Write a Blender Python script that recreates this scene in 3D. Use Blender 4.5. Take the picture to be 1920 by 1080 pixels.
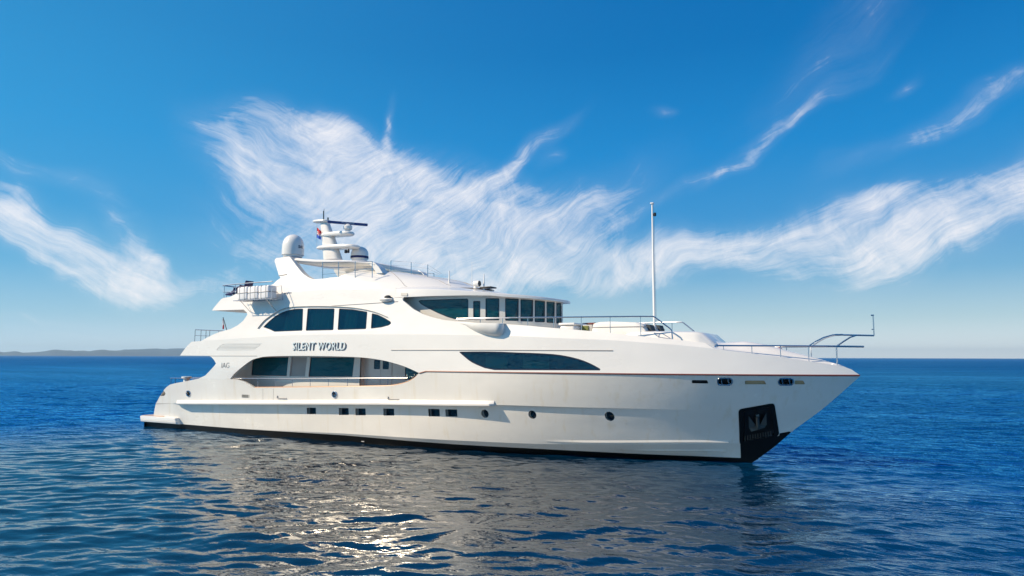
# Motor yacht at anchor on a blue sea.  World frame = ship frame, metres:
# X runs from stern to bow, -Y is starboard (towards the camera), Z up from the waterline.
import bpy, bmesh, math, random
import numpy as np
from mathutils import Matrix, Vector, noise
from mathutils.geometry import delaunay_2d_cdt
for o in list(bpy.data.objects):
    bpy.data.objects.remove(o)
SC = bpy.context.scene
COL = SC.collection
R = math.radians

# ---------------------------------------------------------------- camera
CAM = bpy.data.cameras.new('camera')
CAM.sensor_width = 36.0
CAM.lens = 36.0 * 1250.0 / 1920.0
CAM.clip_start = 0.1
CAM.clip_end = 200000.0
cam = bpy.data.objects.new('camera', CAM)
COL.objects.link(cam)
CX, CY, CZ, HEAD, PITCH, ROLL = 41.488, -30.671, 4.5, R(27.777), R(5.892), R(0.1731)
r0 = Vector((math.cos(HEAD), math.sin(HEAD), 0))
f0 = Vector((-math.sin(HEAD) * math.cos(PITCH), math.cos(HEAD) * math.cos(PITCH), math.sin(PITCH)))
u0 = r0.cross(f0)
rr = r0 * math.cos(ROLL) + u0 * math.sin(ROLL)
uu = u0 * math.cos(ROLL) - r0 * math.sin(ROLL)
cam.matrix_world = Matrix(((rr.x, uu.x, -f0.x, CX), (rr.y, uu.y, -f0.y, CY), (rr.z, uu.z, -f0.z, CZ), (0, 0, 0, 1)))
SC.camera = cam
SC.view_settings.view_transform = 'Standard'
SC.view_settings.look = 'None'
SC.view_settings.exposure = 0.30
SC.view_settings.gamma = 1.0
SC.cycles.use_denoising = True
SC.cycles.max_bounces = 10
SC.cycles.transparent_max_bounces = 16

# ---------------------------------------------------------------- sun
SUN_DIR = Vector((-1.12, -1.0, 1.18)).normalized()
SUN_EL = math.asin(SUN_DIR.z)
SUN_AZ = math.atan2(SUN_DIR.x, SUN_DIR.y)          # from +Y towards +X
ld = bpy.data.lights.new('sun', 'SUN')
ld.energy = 5.0
ld.angle = R(0.53)
ld.color = (1.0, 0.83, 0.62)
sun = bpy.data.objects.new('sun', ld)
COL.objects.link(sun)
sun.rotation_euler = (-SUN_DIR).to_track_quat('-Z', 'Y').to_euler()

# ---------------------------------------------------------------- node helper
class NT:
    def __init__(s, tree):
        s.t = tree; s.n = tree.nodes; s.l = tree.links
    def new(s, typ, **kw):
        n = s.n.new(typ)
        for k, v in kw.items(): setattr(n, k, v)
        return n
    def put(s, sock, v):
        if hasattr(v, 'is_output') or isinstance(v, bpy.types.NodeSocket): s.l.new(v, sock)
        else: sock.default_value = v
    def math(s, op, a, b=0.0, c=0.0, clamp=False):
        n = s.new('ShaderNodeMath', operation=op, use_clamp=clamp)
        s.put(n.inputs[0], a); s.put(n.inputs[1], b); s.put(n.inputs[2], c)
        return n.outputs[0]
    def noise(s, vec, scale, detail=4, rough=0.55, dist=0.0, dim='3D'):
        n = s.new('ShaderNodeTexNoise', noise_dimensions=dim)
        s.put(n.inputs['Vector'], vec); s.put(n.inputs['Scale'], scale)
        n.inputs['Detail'].default_value = detail; n.inputs['Roughness'].default_value = rough
        n.inputs['Distortion'].default_value = dist
        return n.outputs['Fac']
    def mapping(s, vec, loc=(0, 0, 0), rot=(0, 0, 0), scl=(1, 1, 1), typ='POINT'):
        n = s.new('ShaderNodeMapping', vector_type=typ)
        s.put(n.inputs['Vector'], vec)
        n.inputs['Location'].default_value = loc; n.inputs['Rotation'].default_value = rot
        n.inputs['Scale'].default_value = scl
        return n.outputs[0]
    def maprange(s, v, a, b, c=0.0, d=1.0, smooth=True):
        n = s.new('ShaderNodeMapRange', interpolation_type='SMOOTHSTEP' if smooth else 'LINEAR', clamp=True)
        s.put(n.inputs[0], v)
        for i, x in zip((1, 2, 3, 4), (a, b, c, d)): s.put(n.inputs[i], x)
        return n.outputs[0]
    def mix(s, f, a, b):
        n = s.new('ShaderNodeMix', data_type='RGBA')
        s.put(n.inputs[0], f); s.put(n.inputs[6], a); s.put(n.inputs[7], b)
        return n.outputs[2]

# ---------------------------------------------------------------- sky with cirrus
W = bpy.data.worlds.new('World')
SC.world = W
W.use_nodes = True
k = NT(W.node_tree)
k.n.clear()
sky = k.new('ShaderNodeTexSky', sky_type='NISHITA')
sky.sun_disc = False
sky.sun_elevation = SUN_EL
sky.sun_rotation = SUN_AZ
sky.altitude = 0.0; sky.air_density = 1.0; sky.dust_density = 0.1; sky.ozone_density = 4.0
hs = k.new('ShaderNodeHueSaturation')
hs.inputs['Saturation'].default_value = 1.32
hs.inputs['Hue'].default_value = 0.497
k.l.new(sky.outputs[0], hs.inputs['Color'])
tc = k.new('ShaderNodeTexCoord')
sp = k.new('ShaderNodeSeparateXYZ'); k.l.new(tc.outputs['Generated'], sp.inputs[0])
az = k.math('MULTIPLY', k.math('ARCTAN2', k.math('ADD', k.math('MULTIPLY', sp.outputs[0], math.cos(HEAD)), k.math('MULTIPLY', sp.outputs[1], math.sin(HEAD))),
            k.math('SUBTRACT', k.math('MULTIPLY', sp.outputs[1], math.cos(HEAD)), k.math('MULTIPLY', sp.outputs[0], math.sin(HEAD)))), 57.2958)
el = k.math('MULTIPLY', k.math('ARCSINE', sp.outputs[2]), 57.2958)   # compass degrees east of the heading, degrees above the horizon
cb = k.new('ShaderNodeCombineXYZ'); k.l.new(az, cb.inputs[0]); k.l.new(el, cb.inputs[1])
AE = cb.outputs[0]
# large slow warp so the wisps bend
wn = k.new('ShaderNodeTexNoise'); wn.inputs['Scale'].default_value = 0.09; wn.inputs['Detail'].default_value = 3
k.l.new(AE, wn.inputs['Vector'])
wv = k.new('ShaderNodeVectorMath', operation='MULTIPLY_ADD')
k.l.new(wn.outputs['Color'], wv.inputs[0]); wv.inputs[1].default_value = (7, 7, 0); k.l.new(AE, wv.inputs[2])
AW = wv.outputs[0]
def streaks(rot, sx, sy, detail=8, rough=0.62, loc=(0, 0, 0)):
    m = k.mapping(k.mapping(AW, rot=(0, 0, R(rot))), loc=loc, scl=(sx, sy, 1))
    return k.noise(m, 1.0, detail, rough, 0.6)
w2_ = k.new('ShaderNodeTexNoise'); w2_.inputs['Scale'].default_value = 0.16; w2_.inputs['Detail'].default_value = 1.5
k.l.new(AE, w2_.inputs['Vector'])
wv2 = k.new('ShaderNodeVectorMath', operation='MULTIPLY_ADD')
k.l.new(w2_.outputs['Color'], wv2.inputs[0]); wv2.inputs[1].default_value = (2.4, 2.4, 0); k.l.new(AW, wv2.inputs[2])
AF = wv2.outputs[0]
def streaks(rot, sx, sy, detail=8, rough=0.62, loc=(0, 0, 0), src=None):
    m = k.mapping(k.mapping(src or AW, rot=(0, 0, R(rot))), loc=loc, scl=(sx, sy, 1))
    return k.noise(m, 1.0, detail, rough, 0.3)
def ridge(v): return k.math('SUBTRACT', 1.0, k.math('ABSOLUTE', k.math('MULTIPLY', k.math('SUBTRACT', v, .5), 4.0)))
def filaments(rot, loc):
    broad = streaks(rot, 0.07, 0.38, 6, .6, loc)
    mid = streaks(rot - 6, 0.16, 1.3, 10, .66, loc, AF)
    hair = ridge(streaks(rot - 4, 0.22, 2.6, 5, .6, loc, AF))
    return k.math('ADD', k.math('ADD', k.math('MULTIPLY', broad, .46), k.math('MULTIPLY', mid, .46)), k.math('MULTIPLY', hair, .11))
soft = k.noise(AF, 0.26, 12, 0.68, 0.6)
fl_side = k.maprange(az, -24, -9)
def lerp(f, a, b):
    return k.math('ADD', k.math('MULTIPLY', a, k.math('SUBTRACT', 1.0, f)), k.math('MULTIPLY', b, f))
st = lerp(k.maprange(az, 6, 18), lerp(fl_side, filaments(28, (9, 2, 0)), filaments(-33, (0, 0, 0))), filaments(-15, (4, 7, 0)))
tex = k.math('ADD', k.math('MULTIPLY', st, 0.60), k.math('MULTIPLY', soft, 0.40))
def blob(c, rx, ry, rot, w, src=None, inner=0.15):
    m = k.mapping(src or AW, loc=(c[0] + 3.5, c[1] + 3.5, 0) if src is None else (c[0], c[1], 0), rot=(0, 0, R(rot)), scl=(rx, ry, 1), typ='TEXTURE')
    v = k.new('ShaderNodeVectorMath', operation='LENGTH'); k.l.new(m, v.inputs[0])
    return k.maprange(v.outputs['Value'], 1.0, inner, 0.0, w)
CLOUDS = [  # (azimuth, elevation), radii in degrees, tilt, weight
    ((-21.91, 15.13), 5.5, 3.6, -35, .95), ((-16.56, 18.17), 5, 1.8, -20, .85), ((-13.8, 14.09), 9, 4.6, -25, 1.0), ((-7.46, 13.5), 8, 3.6, 10, .95),
    ((0.68, 14.54), 3.2, 1.5, 15, .55), ((1.14, 17.2), 6, 0.9, 38, .95), ((2.77, 10.46), 13, 3.4, 30, .72), ((-11.96, 11.99), 12, 5, 0, .5), ((-11.16, 19.66), 2.6, .5, 78, .75),
    ((-4.63, 9.05), 14, 4.0, 10, .85), ((7.35, 7.68), 12, 2.4, 6, .8), ((12.29, 8.03), 8, 2.0, 8, .75), ((22.86, 9.73), 9, 2.3, 14, 1.0), ((31.62, 8.64), 14, 2.8, 12, 1.0),
    ((29.7, 11.67), 2.4, .8, 10, .8), ((19.84, 16.29), 13, .9, 27, .72), ((34.4, 16.84), 10, 1.2, 18, .8), ((28.14, 24.17), 11, 3.2, 38, .50),
    ((-36.37, 9.84), 3.2, 1.6, -70, .85), ((-33.26, 7.92), 8, 1.8, -32, .95), ((-28.38, 6.32), 11, 1.8, -15, 1.0), ((-37.1, 13.95), 6, 1.0, -14, .6), ((-30.48, 9.35), 5, 1.0, -48, .9),
    ((-19.58, 8.09), 9, 3, -20, .62), ((-35.78, 2.9), 6, .4, 0, .5), ((30.57, 1.22), 9, .5, 0, .4), ((12.54, 20.39), 1.3, .7, 10, .62), ((30.72, 19.2), 1.6, .6, 22, .6), ((3.82, 17.31), 1.2, .7, 30, .55), ((-1.65, 11.68), 2.2, .6, 10, .5),
    ((-32.91, 2.09), 6, .3, 0, .45), ((36.88, 11.08), 9, 2.2, 16, .75),
    ((80, 28), 28, 16, 20, .9), ((-85, 28), 28, 16, -20, .9), ((140, 35), 36, 22, 10, 1.0), ((-145, 35), 36, 22, 0, 1.0)]  # unseen clouds out of frame, made large to whiten the fill light
cov = None
for c, rx, ry, rot, w in CLOUDS:
    b = blob(c, rx * 1.5, ry * 1.55, rot, w * .86, inner=-.1)
    cov = b if cov is None else k.math('ADD', cov, b)
cov = k.math('MINIMUM', cov, 0.96)
# coverage raises the texture above the threshold
thr = k.math('SUBTRACT', 0.665, k.math('MULTIPLY', cov, 0.37))
dens = k.math('DIVIDE', k.math('SUBTRACT', tex, thr), 0.35, clamp=True)
dens = k.math('POWER', dens, 1.2)
dens = k.math('MULTIPLY', dens, k.math('MINIMUM', k.math('MULTIPLY', cov, 2.2), 1.0))
veil = k.math('MULTIPLY', k.math('POWER', cov, 1.8), k.maprange(tex, .35, .62, .02, .30))
dens = k.math('MULTIPLY', k.math('MAXIMUM', dens, veil), 0.95)
hz = k.maprange(el, 0.0, 14.0, 1.0, 0.0)
cloudcol = (7.6, 7.35, 7.4, 1)
ramp = k.new('ShaderNodeValToRGB')
RAMP = [(0.0, (.95, 1.0, 1.0)), (3.0, (.50, .70, .78)), (6.5, (.19, .47, .72)), (11.0, (.05, .32, .68)), (17.0, (.010, .26, .65)), (25.0, (.001, .18, .52)), (40.0, (.001, .12, .42)), (90.0, (.001, .09, .34))]
while len(ramp.color_ramp.elements) < len(RAMP): ramp.color_ramp.elements.new(.5)
for e_, (a_, c_) in zip(ramp.color_ramp.elements, RAMP):
    e_.position = a_ / 90.0; e_.color = tuple(v_ / .14 * .7 / 7 for v_ in c_) + (1,)
k.l.new(k.math('DIVIDE', el, 90.0, clamp=True), ramp.inputs[0])
rs_ = k.new('ShaderNodeVectorMath', operation='SCALE'); k.l.new(ramp.outputs[0], rs_.inputs[0]); rs_.inputs['Scale'].default_value = 10.0
sd = k.math('ADD', k.math('MULTIPLY', sp.outputs[0], SUN_DIR.x / math.cos(SUN_EL)), k.math('MULTIPLY', sp.outputs[1], SUN_DIR.y / math.cos(SUN_EL)))
pale = k.mix(k.maprange(sd, -.6, 1.0, 0.0, .5), rs_.outputs[0], (.5, 3.4, 6.0, 1))       # paler towards the sun's side
clear = k.mix(.97, hs.outputs[0], pale)
colr = k.mix(dens, clear, cloudcol)
bg = k.new('ShaderNodeBackground'); bg.inputs['Strength'].default_value = 0.11
k.l.new(colr, bg.inputs['Color'])
wo = k.new('ShaderNodeOutputWorld'); k.l.new(bg.outputs[0], wo.inputs[0])

# ---------------------------------------------------------------- hull form (half breadth as a function of station and height)
def lerpt(tab, x):
    if x <= tab[0][0]: return tab[0][1]
    for (a, b), (c, d) in zip(tab, tab[1:]):
        if x <= c: return b + (d - b) * (x - a) / (c - a)
    return tab[-1][1]
ZR = 3.77                                                            # rubbing line
STEM = [(-1.2, 35.2), (-0.6, 36.2), (0, 37.0), (.69, 37.88), (1.46, 38.69), (2.35, 39.8), (3.02, 40.52), (3.77, 41.29)]
ZCH = [(0, 1.45), (3.5, 1.57), (12, 1.86), (19.5, 2.12), (26.8, 2.30), (33, 2.3), (36, 2.28), (39.8, 2.28)]
ZK = [(0, .30), (12, .36), (17, .46), (24, .50), (28, .53), (34, .76), (36.6, .86), (38.3, .9)]
ZBOOT = [(0, .29), (9, .30), (17, .36), (24, .29), (28, .28), (34, .20), (36.5, .20)]
ZCR = [(4, 5.38), (8.1, 5.47), (12.5, 5.63), (16.5, 5.66), (22.5, 5.58), (27.3, 5.45), (29.4, 5.34), (31.8, 5.23), (33.1, 5.13), (34.5, 5.02), (35.9, 4.87), (37.4, 4.66), (38.5, 4.51), (39.5, 4.35), (40.6, 4.17), (41.0, 4.02), (41.25, 3.82)]
ZB = [(4, 8.0), (11.9, 8.08), (13.5, 8.12), (15.7, 8.14), (17.6, 8.09), (20.6, 7.98), (22.5, 7.87), (25.3, 7.61), (30, 7.2)]
ZTOP = [(26, 6.03), (29.0, 5.81), (30.85, 5.64), (33, 5.4), (34.4, 5.25), (35.6, 5.1), (35.95, 4.87), (37.4, 4.66), (38.5, 4.51), (39.5, 4.35), (40.6, 4.17), (41.0, 4.02), (41.25, 3.82)]
def xstem(z):
    return lerpt(STEM, z) if z <= ZR else 41.29 - .40 * (z - ZR)
def sst(t):
    t = min(1, max(0, t)); return t * t * (3 - 2 * t)
def B(x, z):
    s = min(1, max(0, z / ZR))
    bm = 3.28 + .47 * s ** .8
    p = 1.8 + .85 * s
    t = min(1, max(0, (xstem(z) - x) / 17.0))
    b = bm * (1 - (1 - t) ** p)
    b *= 1 - .05 * sst((9 - x) / 8)
    zk = lerpt(ZK, x)
    if z < zk: b -= (zk - z) * .55 * sst((x - 8) / 10) * min(1, t * 6)
    if z > ZR:
        zc, zb = lerpt(ZCR, x), lerpt(ZB, x)
        s1 = .2 + .30 * sst((x - 25) / 6)
        b -= .04 * (min(z, zc) - ZR) * min(1, t * 8) + (s1 * max(0, min(z, zb) - zc) + .25 * max(0, z - zb)) * min(1, t * 8)
    return max(0.0, b)
def stepx(x): return .13 * sst((x - 3.2) / 1.0) * (1 - sst((x - 27) / 9))
def Blow(x, z): return max(0.0, B(x, z) - stepx(x))
def Brail(x, z=0):
    q = min(x, 35.3); return B(q, lerpt(ZTOP, q)) - .12 - .35 * max(0, x - 35.3)
def bez(x, x0, xf, y0, a, b): 
    t = min(1, max(0, (x - x0) / (xf - x0)))
    return y0 * max(0, 1 - t ** a) ** (1 / b)
def Wh(x, z=0): return bez(x, 20.0, 28.1, 2.74, 2.6, 2.0)            # wheelhouse wall in plan

# ---------------------------------------------------------------- materials
def mat(name):
    m = bpy.data.materials.new(name); m.use_nodes = True
    return m, NT(m.node_tree), m.node_tree.nodes['Principled BSDF']
def simple(name, col, rough=.5, metal=0.0, coat=0.0, spec=.5):
    m, q, p = mat(name)
    p.inputs['Base Color'].default_value = (*col, 1); p.inputs['Roughness'].default_value = rough
    p.inputs['Metallic'].default_value = metal; p.inputs['Coat Weight'].default_value = coat
    p.inputs['Coat Roughness'].default_value = .04; p.inputs['Specular IOR Level'].default_value = spec
    return m
def gelcoat(name, col, rough=.3, coat=.5, var=.05, streak=0.0):
    m, q, p = mat(name)
    t = q.new('ShaderNodeTexCoord').outputs['Object']
    n1 = q.noise(q.mapping(t, scl=(.25, .25, .6)), 1.0, 6, .6)
    f = q.maprange(n1, .35, .7, 0, 1)
    dark = tuple(c * (1 - var) for c in col)
    c = q.mix(f, (*dark, 1), (*col, 1))
    if streak:
        n2 = q.noise(q.mapping(t, scl=(3.2, 3.2, .10)), 1.0, 5, .6)
        g = q.maprange(n2, .52, .78, 0, streak)
        c = q.mix(g, c, (col[0] * .86, col[1] * .80, col[2] * .68, 1))
    q.l.new(c, p.inputs['Base Color'])
    n3 = q.noise(t, .8, 2, .5)
    b = q.new('ShaderNodeBump'); b.inputs['Strength'].default_value = .35; b.inputs['Distance'].default_value = .035
    q.l.new(n3, b.inputs['Height']); q.l.new(b.outputs[0], p.inputs['Normal']); q.l.new(b.outputs[0], p.inputs['Coat Normal'])
    q.l.new(q.maprange(n1, .3, .7, rough - .05, rough + .08), p.inputs['Roughness'])
    p.inputs['Coat Weight'].default_value = coat; p.inputs['Coat Roughness'].default_value = .05
    return m
M = {}
M['white'] = gelcoat('white_gelcoat', (.78, .755, .715), .30, .5)
M['hull'] = gelcoat('hull_gelcoat', (.80, .77, .71), .20, 1.0, .06, .6)
M['deck'] = gelcoat('deck_paint', (.76, .745, .71), .55, 0, .07)
M['inwall'] = gelcoat('shaded_gelcoat', (.66, .64, .59), .4, .2)  # copy of the white gelcoat darkened for walls in shade
M['soft'] = gelcoat('cover_fabric', (.74, .72, .68), .8, 0, .10)
M['boot'] = simple('black_antifouling', (.003, .004, .005), .45, 0, 0, .25)
M['black'] = simple('black_rubber', (.012, .013, .016), .35)
M['steel'] = simple('polished_steel', (.62, .62, .64), .16, 1.0)
M['darksteel'] = simple('weathered_steel', (.13, .135, .125), .4, .8)
M['teak'] = simple('teak_capping', (.42, .19, .07), .35, 0, .5)
M['rubline'] = simple('red_brown_line', (.16, .035, .025), .4)
M['groove'] = simple('grey_trim', (.33, .31, .30), .5)
M['vent'] = gelcoat('vent_paint', (.50, .48, .44), .5, 0)
M['frame'] = simple('window_gasket', (.012, .012, .03), .3)
M['inside'] = simple('dark_interior', (.05, .045, .04), .6)
M['wood'] = simple('interior_wood', (.16, .09, .045), .4)
M['curtain'] = simple('curtain_cloth', (.62, .62, .54), .8)
M['navy'] = simple('navy_fabric', (.012, .015, .09), .6)
M['greycush'] = simple('dark_grey_fabric', (.045, .055, .06), .8)
M['tan'] = simple('tan_wicker_and_sunlit_slot', (.50, .36, .20), .7)
M['letter'] = simple('pale_blue_lettering', (.66, .74, .76), .3)
M['lettershade'] = simple('slate_lettering_edge', (.07, .085, .12), .4)
M['radarblue'] = simple('radar_blue', (.01, .03, .17), .3, 0, .3)
M['red'] = simple('red_cloth', (.55, .02, .03), .7)
M['blue'] = simple('blue_cloth', (.02, .10, .50), .7)
M['whitecloth'] = simple('white_cloth', (.8, .78, .78), .7)
M['green'] = simple('green_upholstery', (.16, .18, .05), .8)
M['tube'] = simple('white_pole_paint', (.78, .76, .73), .3, 0, .4)
def glass(name, tint, body, f_body, rough=.02, ior=1.95):
    m, q, p = mat(name)
    t = q.new('ShaderNodeTexCoord').outputs['Object']
    p.inputs['Base Color'].default_value = (*body, 1); p.inputs['Roughness'].default_value = rough
    p.inputs['IOR'].default_value = ior
    n = q.noise(q.mapping(t, scl=(.7, .7, 1.3)), 1.0, 4, .6)
    b = q.new('ShaderNodeBump'); b.inputs['Strength'].default_value = .6; b.inputs['Distance'].default_value = .16
    q.l.new(n, b.inputs['Height']); q.l.new(b.outputs[0], p.inputs['Normal'])
    tr = q.new('ShaderNodeBsdfTransparent'); tr.inputs[0].default_value = (*tint, 1)
    mx = q.new('ShaderNodeMixShader'); mx.inputs[0].default_value = f_body
    q.l.new(tr.outputs[0], mx.inputs[1]); q.l.new(p.outputs[0], mx.inputs[2])
    q.l.new(mx.outputs[0], q.n['Material Output'].inputs['Surface'])
    return m
M['glass'] = glass('tinted_window_glass', (.34, .66, .68), (.001, .032, .075), .45)
M['sglass'] = glass('saloon_glass', (.08, .30, .34), (.001, .095, .13), .86, ior=1.4)
M['wglass'] = glass('wheelhouse_glass', (.12, .48, .54), (.001, .085, .105), .55)
# water: a glossy skin, its reflections tinted by distance, over deep blue
m, q, p = mat('sea_water')
geo = q.new('ShaderNodeNewGeometry')
pos = geo.outputs['Position']
w1 = q.noise(q.mapping(pos, rot=(0, 0, R(20)), scl=(1.1, 3.0, 1)), 1.0, 3.5, .58, .4)
w2 = q.noise(q.mapping(pos, rot=(0, 0, R(38)), scl=(.20, .50, 1)), 1.0, 3.5, .6, .3)
wp = q.noise(q.mapping(pos, rot=(0, 0, R(28)), scl=(.014, .07, 1)), 1.0, 6, .62)
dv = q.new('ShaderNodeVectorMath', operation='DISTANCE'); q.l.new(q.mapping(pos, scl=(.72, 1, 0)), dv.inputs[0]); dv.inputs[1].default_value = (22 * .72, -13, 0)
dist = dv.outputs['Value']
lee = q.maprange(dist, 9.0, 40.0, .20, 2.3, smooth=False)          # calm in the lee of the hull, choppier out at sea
amp = q.math('MULTIPLY', q.maprange(wp, .32, .68, .45, 1.6), lee)
hgt = q.math('MULTIPLY', q.math('ADD', q.math('MULTIPLY', w1, .16), q.math('MULTIPLY', w2, .26)), amp)
bp = q.new('ShaderNodeBump'); bp.inputs['Strength'].default_value = 1.0; bp.inputs['Distance'].default_value = .5
q.l.new(hgt, bp.inputs['Height'])
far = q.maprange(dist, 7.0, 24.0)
q.l.new(q.mix(far, (.0003, .009, .024, 1), (.0002, .045, .125, 1)), p.inputs['Base Color'])                # body darkened where the hull's reflection falls, bluer over the open sea
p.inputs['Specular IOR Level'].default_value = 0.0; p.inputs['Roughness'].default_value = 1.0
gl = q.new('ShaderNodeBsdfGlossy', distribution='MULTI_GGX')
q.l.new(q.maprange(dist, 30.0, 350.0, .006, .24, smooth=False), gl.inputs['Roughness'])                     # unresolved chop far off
q.l.new(q.mix(far, (1, .99, .95, 1), (.12, .56, .96, 1)), gl.inputs['Color'])  # reflection colour painted in: warm near the hull, sky blue farther out
q.l.new(bp.outputs[0], gl.inputs['Normal'])
frs = q.new('ShaderNodeFresnel'); frs.inputs['IOR'].default_value = 1.9; q.l.new(bp.outputs[0], frs.inputs['Normal'])
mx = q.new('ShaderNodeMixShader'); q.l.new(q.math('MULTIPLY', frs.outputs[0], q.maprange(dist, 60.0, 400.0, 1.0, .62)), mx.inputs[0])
q.l.new(p.outputs[0], mx.inputs[1]); q.l.new(gl.outputs[0], mx.inputs[2]); q.l.new(mx.outputs[0], q.n['Material Output'].inputs['Surface'])
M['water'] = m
m, q, p = mat('haze_tinted_hill')
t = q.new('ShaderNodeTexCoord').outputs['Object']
c = q.mix(q.maprange(q.noise(t, .0016, 6, .6), .4, .6), (.035, .07, .115, 1), (.05, .095, .15, 1))  # blue of the hazy air mixed into the hill colour
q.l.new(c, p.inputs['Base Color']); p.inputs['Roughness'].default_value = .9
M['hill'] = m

# ---------------------------------------------------------------- mesh building
def new(name, vs, fs, m, parent=None, smooth=True, angle=32, sharp=None):
    me = bpy.data.meshes.new(name)
    me.from_pydata([tuple(v) for v in vs], [], [tuple(f) for f in fs])
    me.validate(); me.update()
    if smooth:
        me.polygons.foreach_set('use_smooth', [True] * len(me.polygons))
        me.set_sharp_from_angle(angle=R(angle))
        if sharp:
            at = me.attributes.get('sharp_edge') or me.attributes.new('sharp_edge', 'BOOLEAN', 'EDGE')
            for e in me.edges:
                a, b = me.vertices[e.vertices[0]].co, me.vertices[e.vertices[1]].co
                if sharp(a) and sharp(b): at.data[e.index].value = True
    me.materials.append(M[m] if isinstance(m, str) else m)
    o = bpy.data.objects.new(name, me)
    COL.objects.link(o)
    if parent:
        o.parent = parent; o.matrix_parent_inverse = Matrix.Translation(-Vector(parent.location))
    return o
def mirror(o, **kw):                                                # port-side twin of a starboard part
    me = o.data.copy()
    co = np.empty(len(me.vertices) * 3, 'f'); me.vertices.foreach_get('co', co)
    co = co.reshape(-1, 3); co[:, 1] *= -1
    me.vertices.foreach_set('co', co.ravel()); me.flip_normals(); me.update()
    c = o.copy(); c.data = me; COL.objects.link(c); c.parent = kw.get('parent', o.parent)
    return c
def twin(o):
    c = mirror(o)
    for ch in [x for x in bpy.data.objects if x.parent == o]: mirror(ch, parent=c)
    return c
class MB:
    def __init__(s): s.v = []; s.f = []
    def add(s, vs, fs):
        n = len(s.v); s.v += [tuple(v) for v in vs]; s.f += [tuple(i + n for i in f) for f in fs]; return s
    def mir(s):
        n = len(s.v); s.v += [(x, -y, z) for x, y, z in s.v]; s.f += [tuple(i + n for i in reversed(f)) for f in s.f]; return s
    def tube(s, pts, r, n=8, caps=True):
        pts = [Vector(p) for p in pts]; rs = r if isinstance(r, (list, tuple)) else [r] * len(pts)
        base = len(s.v); up = None
        for i, p in enumerate(pts):
            d = (pts[min(i + 1, len(pts) - 1)] - pts[max(i - 1, 0)]).normalized()
            if up is None: up = Vector((0, 0, 1)) if abs(d.z) < .9 else Vector((1, 0, 0))
            a = d.cross(up).normalized(); b = a.cross(d).normalized(); up = b
            for j in range(n):
                t = 2 * math.pi * j / n
                s.v.append(tuple(p + (a * math.cos(t) + b * math.sin(t)) * rs[i]))
        for i in range(len(pts) - 1):
            for j in range(n):
                A, Bq = base + i * n + j, base + i * n + (j + 1) % n
                s.f.append((A, A + n, Bq + n, Bq))
        if caps:
            s.f.append(tuple(base + j for j in range(n))); s.f.append(tuple(base + (len(pts) - 1) * n + j for j in reversed(range(n))))
        return s
    def box(s, a, b, bev=0.0, rot=0.0, piv=None, tilt=0.0):
        (x0, y0, z0), (x1, y1, z1) = a, b
        bm = bmesh.new(); bmesh.ops.create_cube(bm, size=1)
        for v in bm.verts: v.co = Vector(((x0 + x1) / 2 + v.co.x * (x1 - x0), (y0 + y1) / 2 + v.co.y * (y1 - y0), (z0 + z1) / 2 + v.co.z * (z1 - z0)))
        if bev: bmesh.ops.bevel(bm, geom=bm.edges[:], offset=bev, segments=3, affect='EDGES', profile=.5)
        if rot or tilt:
            pv = Vector(piv or ((x0 + x1) / 2, (y0 + y1) / 2, z0))
            mt = Matrix.Translation(pv) @ Matrix.Rotation(rot, 4, 'Z') @ Matrix.Rotation(tilt, 4, 'Y') @ Matrix.Translation(-pv)
            bmesh.ops.transform(bm, matrix=mt, verts=bm.verts)
        bm.verts.index_update()
        s.add([v.co for v in bm.verts], [[v.index for v in f.verts] for f in bm.faces]); bm.free(); return s
    def lathe(s, c, prof, n=32, axis='Z', sx=1, sy=1):
        base = len(s.v)
        for r, h in prof:
            for j in range(n):
                t = 2 * math.pi * j / n; u, w = r * math.cos(t) * sx, r * math.sin(t) * sy
                s.v.append((c[0] + u, c[1] + w, c[2] + h) if axis == 'Z' else (c[0] + u, c[1] - h, c[2] + w) if axis == 'Y' else (c[0] + h, c[1] + u, c[2] + w))
        for i in range(len(prof) - 1):
            for j in range(n):
                A, Bq = base + i * n + j, base + i * n + (j + 1) % n
                s.f.append((A, Bq, Bq + n, A + n))
        s.f.append(tuple(base + j for j in reversed(range(n)))); s.f.append(tuple(base + (len(prof) - 1) * n + j for j in range(n)))
        return s
    def loft(s, rings, closed=False, cap=False):
        n = len(rings[0]); base = len(s.v)
        for r in rings: s.v += [tuple(p) for p in r]
        for i in range(len(rings) - 1):
            for j in range(n if closed else n - 1):
                A, Bq = base + i * n + j, base + i * n + (j + 1) % n
                s.f.append((A, Bq, Bq + n, A + n))
        if cap:
            s.f.append(tuple(base + j for j in reversed(range(n)))); s.f.append(tuple(base + (len(rings) - 1) * n + j for j in range(n)))
        return s
    def build(s, name, m, parent=None, **kw):
        return new(name, s.v, s.f, m, parent, **kw)
def cr(pts, n=6, closed=False):                                     # Catmull-Rom through control points
    P = [Vector((*p, 0) if len(p) == 2 else p) for p in pts]; out = []
    N = len(P)
    for i in range(N if closed else N - 1):
        p0, p1, p2, p3 = (P[(i - 1) % N], P[i], P[(i + 1) % N], P[(i + 2) % N]) if closed else (P[max(i - 1, 0)], P[i], P[i + 1], P[min(i + 2, N - 1)])
        for j in range(n):
            t = j / n
            out.append(.5 * ((2 * p1) + (p2 - p0) * t + (2 * p0 - 5 * p1 + 4 * p2 - p3) * t * t + (3 * p1 - p0 - 3 * p2 + p3) * t ** 3))
    if not closed: out.append(P[-1])
    return [tuple(v)[:len(pts[0])] for v in out]
def arc(pts, n=6): return cr(pts, n)
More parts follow.
